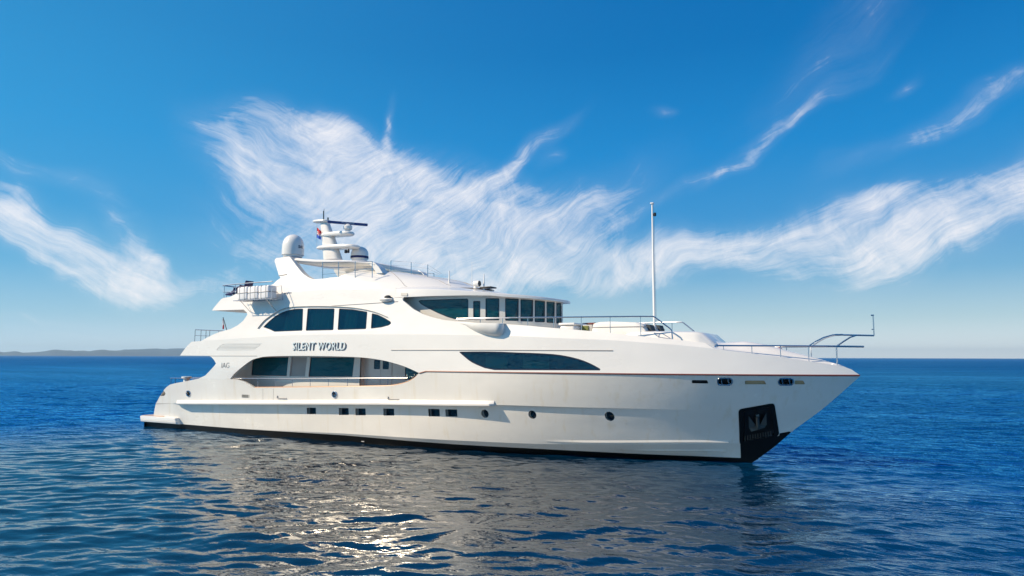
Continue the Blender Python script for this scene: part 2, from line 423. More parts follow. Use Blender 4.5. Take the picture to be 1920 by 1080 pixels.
def dens(loop, d=.3, closed=True):
    out = []; N = len(loop)
    for i in range(N if closed else N - 1):
        a, b = loop[i], loop[(i + 1) % N]; L = math.hypot(b[0] - a[0], b[1] - a[1])
        if L < 1e-5: continue
        m_ = max(1, int(math.ceil(L / d)))
        for j in range(m_): out.append((a[0] + (b[0] - a[0]) * j / m_, a[1] + (b[1] - a[1]) * j / m_))
    if not closed: out.append(loop[-1])
    return out
def inpoly(pt, P):
    x, y = pt; c = False; j = len(P) - 1
    for i in range(len(P)):
        if (P[i][1] > y) != (P[j][1] > y) and x < (P[j][0] - P[i][0]) * (y - P[i][1]) / (P[j][1] - P[i][1]) + P[i][0]: c = not c
        j = i
    return c
def rect(pts, r=.04, n=3):                                          # rounded corners on a polygon
    out = []; N = len(pts)
    for i in range(N):
        p, a, b = Vector(pts[i]), Vector(pts[i - 1]), Vector(pts[(i + 1) % N])
        u, w = (a - p), (b - p); q_ = min(r, u.length * .45, w.length * .45); u.normalize(); w.normalize()
        for j in range(n + 1):
            t = j / n
            out.append(tuple((p + u * q_) * (1 - t) ** 2 + p * 2 * t * (1 - t) + (p + w * q_) * t * t))
    return out
def panel(outline, holes=(), creases=(), surf=B, off=0.0, th=.1, step=(.4, .3), d=.3):
    """skin over the starboard side: outline and holes in (station, height), laid on y = -(surf + off), th thick"""
    out = dens(outline, d); hs_ = [dens(h, d) for h in holes]
    vs, es = [], []
    for loop in [out] + hs_:
        n = len(vs); vs += loop; es += [(n + i, n + (i + 1) % len(loop)) for i in range(len(loop))]
    for c in creases:
        c = [p for p in dens(c, d, False) if inpoly(p, out) and not any(inpoly(p, h) for h in hs_)]
        n = len(vs); vs += c
        es += [(n + i, n + i + 1) for i in range(len(c) - 1) if math.hypot(c[i][0] - c[i + 1][0], c[i][1] - c[i + 1][1]) < d * 1.6]
    bnd = np.array(vs)
    x0, z0 = bnd.min(0); x1, z1 = bnd.max(0)
    for i in range(int((x1 - x0) / step[0]) + 1):
        for j in range(int((z1 - z0) / step[1]) + 1):
            p_ = (x0 + (i + .5) * step[0], z0 + (j + .5) * step[1])
            if inpoly(p_, out) and not any(inpoly(p_, h) for h in hs_) and (((bnd - p_) / step) ** 2).sum(1).min() > .16: vs.append(p_)
    V, E_, F_, *_r = delaunay_2d_cdt([Vector(v) for v in vs], es, [], 0, 1e-6)
    tri = []
    for f in F_:
        c = (sum(V[i].x for i in f) / 3, sum(V[i].y for i in f) / 3)
        if inpoly(c, out) and not any(inpoly(c, h) for h in hs_):
            a, b, e = (V[i] for i in f[:3])
            tri.append(tuple(f) if (b - a).cross(e - a) > 0 else tuple(reversed(f)))
    n = len(V)
    P = [(v.x, -max(0, surf(v.x, v.y) + off), v.y) for v in V] + [(v.x, -max(0, surf(v.x, v.y) + off - th), v.y) for v in V]
    cnt = {}
    for t in tri:
        for i in range(3):
            e = (t[i], t[(i + 1) % 3]); cnt[e] = cnt.get(e, 0) + 1
    F = list(tri) + [tuple(i + n for i in reversed(t)) for t in tri]
    for (a, b) in cnt:
        if (b, a) not in cnt: F.append((b, a, a + n, b + n))
    used = sorted({i for f in F for i in f}); mp = {u: i for i, u in enumerate(used)}
    return [P[u] for u in used], [tuple(mp[i] for i in f) for f in F]
def isat(tabs, tol=.006):
    return lambda c: any(abs(c.z - lerpt(t, c.x)) < tol for t in tabs)
def tabline(tab, x0, x1, d=.3):
    n = max(2, int((x1 - x0) / d)); return [(x0 + (x1 - x0) * i / n, lerpt(tab, x0 + (x1 - x0) * i / n)) for i in range(n + 1)]
def on(p_, off=0.0, surf=B): return (p_[0], -(surf(p_[0], p_[1]) + off), p_[1])
def strip3(P, Q):                                                   # faces between two 3-D polylines
    n = len(P); return list(P) + list(Q), [(i, i + 1, n + i + 1, n + i) for i in range(n - 1)]
def root(name, loc, label, cat, group=None):
    o = bpy.data.objects.new(name, None); COL.objects.link(o); o.location = loc; o.empty_display_size = .3
    o['label'] = label; o['category'] = cat
    if group: o['group'] = group
    return o
def tag(o, label, cat, group=None):
    o['label'] = label; o['category'] = cat
    if group: o['group'] = group
    return o
def setting(o, kind='structure'): o['kind'] = kind; return o

# ================================================================ the setting
# sea: one radial sheet, finely waved round the yacht and flat towards the horizon
def build_sea():
    rng = np.random.RandomState(5)
    cx, cy = 32.0, -15.0
    na = 1440
    rs = [1.6]
    while rs[-1] < 13500:
        rs.append(rs[-1] * (1 + 2 * math.pi / na * (1.0 if rs[-1] < 70 else 1.0 + min(7, (rs[-1] - 70) / 30))))
    rs = np.array(rs); nr = len(rs)
    a = np.arange(na) * 2 * math.pi / na
    X = cx + np.outer(rs, np.cos(a)); Y = cy + np.outer(rs, np.sin(a)); Z = np.zeros_like(X)
    sp_ = rs * 2 * math.pi / na
    main = R(118)                                                     # the breeze runs across the picture
    for i in range(170):
        L = .48 * (4.5 / .48) ** (rng.rand() ** 1.6)
        th_ = main + rng.normal() * .42
        kx, ky = math.cos(th_) * 2 * math.pi / L, math.sin(th_) * 2 * math.pi / L
        A = WAVE_A * L ** .92 * (.4 + .9 * rng.rand())
        fade = np.clip((L / sp_ - 3.0) / 4.0, 0, 1)[:, None]
        ph = kx * X + ky * Y + rng.rand() * 6.283
        Z += A * fade * (np.sin(ph) - .22 * np.cos(2 * ph))
    Z *= (1 + 1.1 * np.clip((np.hypot(X - 24, Y + 6) - 25) / 60, 0, 1))
    me = bpy.data.meshes.new('sea')
    nv = nr * na
    me.vertices.add(nv + 1)
    co = np.empty((nv + 1, 3), 'f'); co[:nv, 0] = X.ravel(); co[:nv, 1] = Y.ravel(); co[:nv, 2] = Z.ravel(); co[nv] = (cx, cy, 0)
    me.vertices.foreach_set('co', co.ravel())
    i = np.arange(nr - 1)[:, None] * na; j = np.arange(na)[None, :]; j2 = (j + 1) % na
    q4 = np.stack([i + j, i + na + j, i + na + j2, i + j2], -1).reshape(-1, 4)
    tri = np.stack([np.full(na, nv), np.arange(na), (np.arange(na) + 1) % na], -1)
    loops = np.concatenate([q4.ravel(), tri.ravel()]).astype('i')
    starts = np.concatenate([np.arange(len(q4)) * 4, len(q4) * 4 + np.arange(na) * 3]).astype('i')
    me.loops.add(len(loops)); me.loops.foreach_set('vertex_index', loops)
    me.polygons.add(len(starts)); me.polygons.foreach_set('loop_start', starts)
    me.polygons.foreach_set('use_smooth', np.ones(len(starts), bool))
    me.update(calc_edges=True); me.validate()
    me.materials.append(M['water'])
    o = bpy.data.objects.new('sea', me); COL.objects.link(o)
    return setting(o)
WAVE_A = .0021
build_sea()
# far low hills on the left of the horizon, about nine kilometres off
def build_hills():
    prof = [(-44.17, 62.4), (-40.7, 84.5), (-38.52, 59.0), (-37.38, 45.3), (-37.03, 45.3), (-36.51, 55.6), (-36.15, 40.2), (-35.61, 43.6), (-35.01, 53.8), (-34.55, 70.9), (-34.28, 77.7), (-33.84, 70.9), (-33.39, 65.8), (-33.13, 59.0), (-32.62, 67.5), (-32.23, 60.7), (-31.84, 74.3), (-31.44, 79.4), (-31.01, 72.6), (-30.37, 70.9), (-29.82, 84.5), (-29.06, 89.6), (-28.08, 99.8), (-27.29, 94.7), (-26.93, 101.5), (-26.09, 103.2), (-24.79, 98.1), (-22.87, 77.7), (-20.9, 52.1), (-18.88, 31.7), (-17.64, 9.6)]
    D0 = 9000.0; mb = MB(); rings = []
    P = arc([(a, h) for a, h in prof], 4)
    for kx in range(9):
        w_ = kx / 8; dist = D0 + 1500 * w_; f = math.sin(math.pi * min(1, w_ * 1.02)) if w_ < 1 else 0
        ring = []
        for a, h in P:
            nn = noise.noise(Vector((a * 1.1, w_ * 2.5, 3))) * .25 + noise.noise(Vector((a * 4, w_ * 8, 1))) * .10
            hh = max(-20, (h * (1 + (.0 if .4 < w_ < .6 else nn)) * f ** .8) - 3) if kx else -20
            ring.append((CX + math.sin(R(a)) * dist * math.cos(HEAD) - math.cos(R(a)) * dist * math.sin(HEAD),
                         CY + math.sin(R(a)) * dist * math.sin(HEAD) + math.cos(R(a)) * dist * math.cos(HEAD), hh))
        rings.append(ring)
    mb.loft(rings)
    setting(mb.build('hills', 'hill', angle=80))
build_hills()
# the air over the sea
m, q, p = mat('marine_air'); q.n.clear()
pv = q.new('ShaderNodeVolumePrincipled'); pv.inputs['Density'].default_value = 6.5e-5; pv.inputs['Color'].default_value = (.62, .85, 1.0, 1); pv.inputs['Anisotropy'].default_value = .2
mo = q.new('ShaderNodeOutputMaterial'); q.l.new(pv.outputs[0], mo.inputs['Volume'])
M['air'] = m
setting(MB().box((-14000, -14000, -25), (14000, 14000, 160)).build('haze', 'air', smooth=False), 'stuff')

# ================================================================ the yacht
Y = root('motor_yacht', (0, 0, 0), 'long white three-deck motor yacht with black boot stripe, seen from its starboard bow', 'yacht')

# -- hull
stern_low = [(1.71, 1.579), (1.459, 1.132), (1.313, 0.722), (1.242, 0.347)]
top_aft = [(5.91, 3.133), (4.408, 2.91), (3.772, 2.831), (3.127, 2.718), (2.743, 2.543), (2.435, 2.336)]
slot_aft = [(2.511, 2.272), (2.636, 2.142), (2.493, 2.005), (2.062, 1.975)]
op_hull = arc([(22.163, 3.683), (21.813, 3.404), (21.236, 3.184), (20.57, 3.051), (20.033, 3.007)], 4) + [(17.552, 2.914), (14.153, 2.805), (10.734, 2.709), (10.399, 2.867), (9.875, 3.053), (9.342, 3.15), (8.783, 3.155), (7.289, 3.14)]
rub = [(41.29, ZR), (40.9, ZR)] + [(x, ZR) for x in np.arange(40.4, 22.4, -.45)]
chine = tabline(ZCH, 3.55, 39.6, .35)
stem_hi = [(xstem(z), z) for z in np.linspace(2.28, ZR, 10)]
stem_lo = [(xstem(z), z) for z in np.linspace(-1.0, 2.28, 16)]
ch_out = [p_ for p_ in chine if p_[0] < 39.5]
hullA = rub + op_hull + top_aft + slot_aft + stern_low[:1] + [(1.595, 1.474)] + ch_out + stem_hi[:-1]
# openings through the topsides: portholes, mooring ports, chain slots
RECT_PORTS = [[(14.547, 1.718), (15.213, 1.743), (15.2, 1.401), (14.541, 1.373)], [(16.828, 1.788), (17.496, 1.808), (17.49, 1.451), (16.814, 1.422)],
              [(17.959, 1.812), (18.634, 1.83), (18.625, 1.484), (17.949, 1.454)], [(19.784, 1.874), (20.463, 1.892), (20.461, 1.55), (19.781, 1.52)],
              [(22.549, 1.967), (23.199, 1.975), (23.196, 1.619), (22.549, 1.601)], [(23.527, 1.979), (24.193, 1.999), (24.18, 1.655), (23.529, 1.635)]]
RND = [(25.67, 1.854), (28.027, 1.894), (31.521, 1.931)]
RND_R = [.19, .19, .205]
def circ(c, r, n=24, sx=1.0): return [(c[0] + r * sx * math.cos(2 * math.pi * i / n), c[1] + r * math.sin(2 * math.pi * i / n)) for i in range(n)]
PORTS = [rect(p_, .03) for p_ in RECT_PORTS] + [circ(c, r) for c, r in zip(RND, RND_R)]
OVALS = [rect([(36.093, 3.646), (36.633, 3.651), (36.602, 3.375), (36.06, 3.369)], .2, 6), rect([(38.346, 3.659), (38.872, 3.662), (38.849, 3.392), (38.321, 3.389)], .2, 6)]
SLOTS = [rect([(35.097, 3.563), (35.689, 3.561), (35.719, 3.428), (35.08, 3.43)], .04), rect([(37.109, 3.56), (37.816, 3.566), (37.879, 3.414), (37.092, 3.408)], .04), rect([(38.923, 3.575), (39.231, 3.576), (39.286, 3.423), (38.91, 3.421)], .04)]
ANCH = [(36.888, 2.271), (37.919, 2.466), (37.965, 1.21), (36.735, 0.919)]
AFT_RING = circ([(4.908, 2.209)][0], .17, 20, 1.1)
MID_RING = circ([(16.707, 2.489)][0], .16, 20)
hull = MB()
holesA = OVALS + SLOTS + [AFT_RING, MID_RING]
hull.add(*panel(hullA, holesA + [rect(ANCH, .1)], [], B, step=(.35, .22), th=.14))
lowC = ch_out + stem_lo[::-1][0:9] + [(xstem(z), z) for z in (.35, .25)] + tabline(ZBOOT, 1.9, 37.3)[::-1] + [(1.313, 0.722), (1.459, 1.132)] + [(1.592, 1.44)]
hull.add(*panel(lowC, PORTS + [rect(ANCH, .1)], [tabline(ZK, 8, 38)], Blow, step=(.35, .22), th=.14))
hull.add(*strip3([on(p_) for p_ in ch_out], [on(p_, -stepx(p_[0]) - .01) for p_ in ch_out]))
tr = [(2.432, 2.303), (2.062, 1.975), (1.71, 1.579), (1.459, 1.132), (1.313, 0.722), (1.232, 0.278)]
hull.mir()
hull.add(*strip3([on(p_) for p_ in tr], [(x, -y, z) for x, y, z in [on(p_) for p_ in tr]]))
HULL = hull.build('hull', 'hull', Y, sharp=isat([ZK, ZCH]))
boot = MB()
bo = tabline(ZBOOT, .5, 37.2, .5) + [(37.3, .21)] + [(xstem(z), z) for z in (.1, -.2, -.6, -1.0)] + [(.5, -1.0)]
boot.add(*panel(bo, [], [], lambda x, z: Blow(max(x, 2.5), z), off=.0, th=.1)).mir()
boot.add([(.5, -3.3, .3), (.5, 3.3, .3), (.5, 3.3, -1), (.5, -3.3, -1)], [(0, 1, 2, 3)])
boot.build('boot_stripe', 'boot', Y)
# black patch round the anchor down to the stem
bp_ = [(36.625, 0.822), (38.147, 1.225), (38.176, 1.329), (38.543, 1.415)] + [(xstem(z), z) for z in (1.38, 1.1, .8, .5, .2, -.3, -.8)] + [([(36.572, 0.215)][0][0], -.8)] + [(36.572, 0.215)]
MB().add(*panel(bp_, [], [tabline(ZK, 35, 38.3)], Blow, off=.012, th=.02, step=(.2, .15))).mir().build('bow_paint_patch', 'boot', Y, sharp=isat([ZK]))
# anchor pockets
plate = rect([(36.726, 2.349), (38.099, 2.637), (38.157, 1.225), (36.6, 0.785)], .14)
ppk = MB().add(*panel(plate, [rect(ANCH, .1)], [], B, off=.02, th=.05, step=(.2, .15))).build('anchor_plate', 'boot', Y)
PK = MB()
ca = (sum(p_[0] for p_ in ANCH) / 4, sum(p_[1] for p_ in ANCH) / 4)
ring0 = dens(rect(ANCH, .1), .15)
PK.loft([[on(p_, .0) for p_ in ring0 + ring0[:1]], [on((ca[0] + (p_[0] - ca[0]) * .93, ca[1] + (p_[1] - ca[1]) * .95), -.35) for p_ in ring0 + ring0[:1]]])
bk = [(ca[0] + (p_[0] - ca[0]) * .93, ca[1] + (p_[1] - ca[1]) * .95) for p_ in ring0]
PK.add(*panel(bk, [], [], B, off=-.35, th=.03, step=(.2, .15)))
pk = PK.build('pocket', 'black', ppk)
def aq(u, v, off):                                                  # a place inside the pocket: u along, v up (-1..1)
    w_ = (ANCH[0], ANCH[1], ANCH[2], ANCH[3]); s_, t_ = (u + 1) / 2, (v + 1) / 2
    a = [w_[3][i] * (1 - s_) + w_[2][i] * s_ for i in (0, 1)]; b = [w_[0][i] * (1 - s_) + w_[1][i] * s_ for i in (0, 1)]
    return on((a[0] * (1 - t_) + b[0] * t_, a[1] * (1 - t_) + b[1] * t_), off)
an = MB()
an.tube([aq(0, .5, -.1), aq(0, -.2, -.02)], .075, 10); an.tube([aq(-.1, .55, -.1), aq(.12, .55, -.1)], .08, 10)
for s_ in (-1, 1):
    an.add([aq(s_ * .62, .62, -.22), aq(s_ * .12, -.12, -.16), aq(s_ * .58, -.16, -.12), aq(s_ * .64, .62, -.16), aq(s_ * .12, -.12, -.06), aq(s_ * .60, -.16, -.02)],
           [(0, 1, 2), (5, 4, 3), (0, 3, 4, 1), (1, 4, 5, 2), (2, 5, 3, 0)])
an.add([aq(-.6, -.18, -.10), aq(0, -.08, 0), aq(.6, -.12, -.10), aq(.42, -.33, -.02), aq(0, -.38, .02), aq(-.45, -.42, -.02),
        aq(-.6, -.18, -.2), aq(0, -.08, -.2), aq(.6, -.12, -.2), aq(.42, -.33, -.2), aq(0, -.38, -.2), aq(-.45, -.42, -.2)],
       [(0, 5, 4, 1), (1, 4, 3, 2), (0, 1, 7, 6), (1, 2, 8, 7), (2, 3, 9, 8), (3, 4, 10, 9), (4, 5, 11, 10), (5, 0, 6, 11)])
an_o = an.build('anchor', 'darksteel', Y, smooth=False)
gr = MB()
for i in range(11):
    u_ = -.85 + i * .165
    gr.tube([aq(u_, -.62, -.02), aq(u_, -.95, .01)], .018, 6)
gr_o = gr.build('fairing_grate', 'darksteel', ppk)
twin(ppk); mirror(an_o)
# reveals and glass of the portholes
for loop in PORTS:
    lp = dens(loop, .12)
    w_ = MB().loft([[on(p_, 0.002, Blow) for p_ in lp + lp[:1]], [on(p_, -.26, Blow) for p_ in lp + lp[:1]]]).build('porthole', 'hull', Y)
    MB().add(*panel(lp, [], [], Blow, off=-.24, th=.02)).build('pane', 'glass', w_)
    MB().add(*panel(lp, [], [], Blow, off=-.42, th=.02)).build('blind', 'inside', w_)
    twin(w_)
def liner(name, loop, m, depth, backm, ringr=0.0, surf=B):
    lp = dens(loop, .1)
    if ringr:
        o = MB().tube([on(p_, .012, surf) for p_ in lp + lp[:1]], ringr, 8, caps=False).build(name, 'steel', Y)
        MB().loft([[on(p_, 0, surf) for p_ in lp + lp[:1]], [on(p_, -depth, surf) for p_ in lp + lp[:1]]]).build('liner', m, o)
    else:
        o = MB().loft([[on(p_, 0, surf) for p_ in lp + lp[:1]], [on(p_, -depth, surf) for p_ in lp + lp[:1]]]).build(name, m, Y)
    MB().add(*panel(lp, [], [], surf, off=-depth, th=.02)).build('back_plate', backm, o)
    return o
for lp in OVALS:
    o = liner('mooring_port', lp, 'steel', .22, 'black', .03)
    xa = sum(p_[0] for p_ in lp) / len(lp); za = sum(p_[1] for p_ in lp) / len(lp)
    for dx in (-.13, .13): MB().tube([on((xa + dx, za - .15), -.06), on((xa + dx, za + .15), -.06)], .035, 8).build('roller', 'steel', o)
    twin(o)
for lp, bm_ in zip(SLOTS, ('black', 'tan', 'tan')): twin(liner('freeing_slot', lp, 'hull', .12 if bm_ == 'black' else .07, bm_))  # tan backs stand for the sunlit bulwark seen through the slots
twin(liner('mooring_port', AFT_RING, 'steel', .2, 'black', .035)); twin(liner('mooring_port', MID_RING, 'steel', .2, 'steel', .035))
# rubbing strake above the chine
lg = [(x, lerpt(ZCH, x)) for x in np.arange(3.75, 26.3, .35)] + [(26.3, lerpt(ZCH, 26.3))]
rings = []
for i, p_ in enumerate(lg):
    e = .26 * min(1, (.25 + i * .4)) * (1 if i < len(lg) - 1 else .35)
    rings.append([on((p_[0], p_[1] + .20)), on((p_[0], p_[1] + .09), e * .75), on((p_[0], p_[1] + .045), e), on((p_[0], p_[1] - .03), e), on((p_[0], p_[1] - .03), -.02)])
o = MB().loft(rings).add([rings[-1][j] for j in range(5)], [(0, 1, 2, 3, 4)]).add([rings[0][j] for j in range(5)], [(4, 3, 2, 1, 0)]).build('rubbing_strake', 'white', Y, angle=25); mirror(o)
# spray strakes low on the bow
for z0, x0, x1 in ((.72, 28.5, 36.3), (.42, 31.5, 36.3)):
    q_ = [(x, z0 + .06 * math.sin(i)) for i, x in enumerate(np.arange(x0, x1, .4))]
    q_ = [(x, z0 + (.22 if z0 > .6 else .10) * sst((x - x0) / (x1 - x0)) - .05) for x in np.arange(x0, x1, .35)]
    rg = [[on((x, z + .10), .004, Blow), on((x, z), .01 + .035 * sst((x - x0) / 2), Blow), on((x, z - .03), -.01, Blow)] for x, z in q_]
    mirror(MB().loft(rg).build('spray_strake', 'hull', Y, angle=20))
# red-brown line at the knuckle
rl = [(x, ZR + .02) for x in np.arange(22.6, 41.2, .3)] + [(41.27, ZR + .02)]
mirror(MB().tube([on(p_, .004) for p_ in [(22.211, 3.691)] + rl], .036, 6).build('rub_line', 'rubline', Y))
# teak capping along the side-deck opening
cp = arc([(22.227, 3.697), (21.814, 3.41), (21.236, 3.189), (20.571, 3.056), (20.033, 3.012)], 5) + [(18.97, 2.974), (17.552, 2.919), (14.154, 2.811), (10.735, 2.715)]
mirror(MB().tube([on(p_, -.05) for p_ in cp], .045, 8).build('teak_capping', 'teak', Y))

# small fittings on the topsides: freeing grille, drain lips, boarding gate seams
gp_ = rect([(9.664, 2.286), (10.32, 2.296), (10.31, 2.135), (9.653, 2.121)], .03)
g_ = MB().add(*panel(gp_, [], [], B, off=.006, th=.02)).build('freeing_grille', 'vent', Y); gb = MB()
for i in range(7): x_ = gp_[0][0] + .06 + i * .075; gb.add(*panel([(x_, min(c[1] for c in gp_)), (x_ + .03, min(c[1] for c in gp_)), (x_ + .03, max(c[1] for c in gp_)), (x_, max(c[1] for c in gp_))], [], [], B, off=.012, th=.01))
gb.build('bar', 'black', g_); twin(g_)
for a_ in ([(12.506, 2.183), (13.219, 2.196)], [(20.215, 2.367), (20.912, 2.376)]):
    b_ = MB().box((a_[0][0], -B(*a_[0]) - .05, a_[0][1] - .02), (a_[1][0], -B(*a_[0]) + .02, a_[0][1] + .02), .006)
    b_.box((a_[0][0], -B(*a_[0]) - .05, a_[0][1]), (a_[0][0] + .05, -B(*a_[0]) + .02, a_[0][1] + .13), .006); mirror(b_.build('drain_lip', 'groove', Y))  # lip coloured dark to carry its shadow
gs = MB()
for a_ in ([(11.413, 2.665), (11.358, 1.827)], [(12.229, 2.685), (12.175, 1.856)]): gs.tube([on(a_[0], .001), on(a_[1], .001)], .007, 5)
a_ = [(11.358, 1.827), (12.175, 1.856)]; gs.tube([on(a_[0], .001), on(a_[1], .001)], .007, 5); mirror(gs.build('boarding_gate_seam', 'groove', Y))

# -- swim platform
pl = MB()
def rrect(x0, x1, w, z, r):
    o = []
    for cx_, cy_, a0 in ((x1 - r, -w + r, -90), (x1 - r, w - r, 0), (x0 + r, w - r, 90), (x0 + r, -w + r, 180)):
        for i in range(6): a = R(a0 + i * 18); o.append((cx_ + r * math.cos(a), cy_ + r * math.sin(a), z))
    return o
pl.loft([rrect(.42, 3.95, 3.38, .30, .12), rrect(.30, 3.9, 3.45, .34, .12), rrect(.28, 3.86, 3.48, .45, .12), rrect(.31, 3.84, 3.45, .475, .12), rrect(.28, 3.82, 3.48, .50, .12), rrect(.24, 3.75, 3.48, .66, .12), rrect(.29, 3.7, 3.43, .69, .12)], closed=True, cap=True)
PLO = pl.build('swim_platform', 'white', Y)
MB().box((.36, -3.34, .694), (2.4, 3.34, .712)).build('teak_planking', 'teak', PLO)

# -- superstructure sides
rubs = [(x, ZR) for x in np.arange(22.4, 41.2, .45)]
ops_top = arc([(22.217, 3.689), (21.55, 3.93), (20.886, 4.113), (19.836, 4.319), (18.442, 4.449), (16.593, 4.5), (14.923, 4.516), (13.422, 4.513), (11.698, 4.476), (11.071, 4.397), (10.484, 4.258), (9.643, 3.799), (9.022, 3.405), (8.76, 3.158)], 3)
wing = [(5.911, 3.136), (6.57, 3.335), (7.079, 3.674), (7.359, 3.882), (7.529, 4.055)] + [(7.31, 4.274), (7.047, 4.437), (6.794, 4.509)] + [(4.054, 4.517), (4.266, 4.733), (4.684, 5.108), (5.065, 5.357), (5.98, 5.391), (6.515, 5.608), (7.045, 5.791), (7.58, 5.933), (8.431, 6.078), (8.991, 6.289), (9.382, 6.549), (9.635, 6.906), (9.552, 7.035), (9.226, 7.22)]
fly = [(6.369, 7.251), (6.491, 7.422), (6.701, 7.646), (6.989, 7.926), (7.19, 8.004), (7.76, 8.04), (8.223, 8.201), (9.426, 8.451), (10.602, 8.541), (11.221, 8.655), (11.421, 8.837), (11.731, 9.012), (11.53, 9.168), (10.884, 10.079), (10.875, 10.202), (10.959, 10.255), (11.976, 10.298)] + arc([(12.064, 10.266), (12.756, 9.687), (13.358, 9.222), (13.898, 8.932), (14.354, 8.777)], 4) + [(15.302, 8.788)]
FX1 = 15.5
topf = [(FX1, 8.80), (FX1, lerpt(ZB, FX1))]
brow_aft = tabline(ZB, FX1 + .1, 20.25)[1:]
recess = [(20.853, 7.494), (20.763, 7.431), (20.814, 7.332), (21.555, 6.855), (22.169, 6.594), (22.764, 6.413), (23.447, 6.271), (24.1, 6.196), (24.753, 6.138), (25.482, 6.087), (26.618, 6.031), (26.865, 6.002), (27.954, 5.916)]
edge = [(x, lerpt(ZTOP, x)) for x in np.arange(28.9, 35.5, .5)] + [(35.6, 5.1), (35.95, 4.87)] + [(x, lerpt(ZCR, x)) for x in np.arange(36.4, 40.3, .4)] + [(40.6, 4.17), (40.8, 4.1), (41.0, 4.02), (41.12, 3.92)]
bowup = [(xstem(3.81), 3.81), (41.29, ZR)]
sup = ops_top + wing + fly + topf + brow_aft + [(20.25, 7.5)] + recess + edge + bowup + rubs[::-1]
lensU = arc([(10.745, 6.054), (11.019, 6.388), (11.374, 6.658), (12.163, 7.036), (12.95, 7.211), (14.311, 7.227), (16.269, 7.154), (17.826, 7.018), (19.073, 6.782), (20.006, 6.474), (20.425, 6.217)], 3) + arc([(20.38, 6.095), (19.937, 5.926), (19.2, 5.828)], 3) + [(17.068, 5.782), (14.795, 5.775), (12.38, 5.77), (11.955, 5.788), (11.301, 5.999)]
winH = arc([(24.465, 4.732), (25.604, 4.743), (26.727, 4.728), (27.459, 4.698), (28.584, 4.663), (29.565, 4.593), (30.418, 4.421), (30.99, 4.212), (31.401, 3.998)], 3) + [(31.391, 3.928), (29.608, 3.914), (26.396, 3.888)] + arc([(25.876, 3.975), (25.19, 4.226), (24.701, 4.536), (24.472, 4.704)], 3)[:-1]
ventA = rect([(7.456, 4.831), (7.735, 5.076), (8.05, 5.194), (8.281, 5.217), (11.263, 5.216), (10.682, 4.834)], .05)
sp_ = MB()
cre = [tabline(ZCR, 5.2, 40.5), tabline(ZB, 9.9, 20)]
sp_.add(*panel(sup, [lensU, winH, ventA], cre, B, step=(.38, .26), th=.12))
sp_.mir()
for pts in ([(6.369, 7.251), (6.491, 7.422), (6.701, 7.646), (6.989, 7.926), (7.19, 8.004)], [(4.054, 4.517), (4.266, 4.733), (4.684, 5.108), (5.065, 5.357)]):
    a = [on(p_) for p_ in pts]; sp_.add(*strip3([(x, -y, z) for x, y, z in a], a))
def slab(x0, x1, zt, th, inset, zb=None, d=.5, crown=0.0):
    mb = MB(); n = int((x1 - x0) / d) + 1; rt, rb = [], []
    for i in range(n + 1):
        x = x0 + (x1 - x0) * i / n; z = zt(x) if callable(zt) else zt
        b = max(.02, B(x, zb if zb is not None else z) - inset)
        rt.append([(x, -b + 2 * b * j / 6, z + crown * (1 - (j / 3 - 1) ** 2)) for j in range(7)])
        rb.append([(x, -b + 2 * b * j / 6, z - th) for j in range(7)])
    mb.loft([list(reversed(r)) for r in rt]); mb.loft(rb)
    for r_, s_ in ((0, 1), (-1, -1)): mb.add(*strip3(rt[r_] if s_ > 0 else rt[r_][::-1], rb[r_] if s_ > 0 else rb[r_][::-1]))
    mb.loft([[t[0] for t in rt], [t[0] for t in rb]]); mb.loft([[t[-1] for t in rb], [t[-1] for t in rt]])
    return mb
SUP = sp_.build('superstructure', 'white', Y, sharp=isat([ZCR, ZB]))
slab(2.4, 22.0, 2.15, .1, .36).build('main_deck', 'teak', Y)
slab(4.55, 22.6, 4.66, .10, .1).build('upper_deck', 'deck', Y)
slab(6.7, 20.2, 7.32, .08, .1).build('sky_deck', 'deck', Y)
slab(19.5, 35.4, lambda x: min(5.5, lerpt(ZTOP, x) - .18), .1, .1).build('side_deck', 'deck', Y)
def fdz(x): return lerpt(ZTOP, x) - .02
FCR = [(34.8, .0), (35.8, .25), (37.0, .50), (37.8, .46), (38.7, .30), (39.3, .24), (40.3, .10), (40.9, .02), (41.2, 0)]
fd = MB(); rg = []
for i in range(40):
    x = 34.6 + (41.2 - 34.6) * i / 39; b = max(.01, B(x, fdz(x)) - .015); c = lerpt(FCR, x)
    rg.append([(x, b - 2 * b * j / 16, fdz(x) + c * sst(min(j, 16 - j) / 8 * 1.5)) for j in range(17)])
fd.loft(rg).build('foredeck', 'white', Y, angle=60)

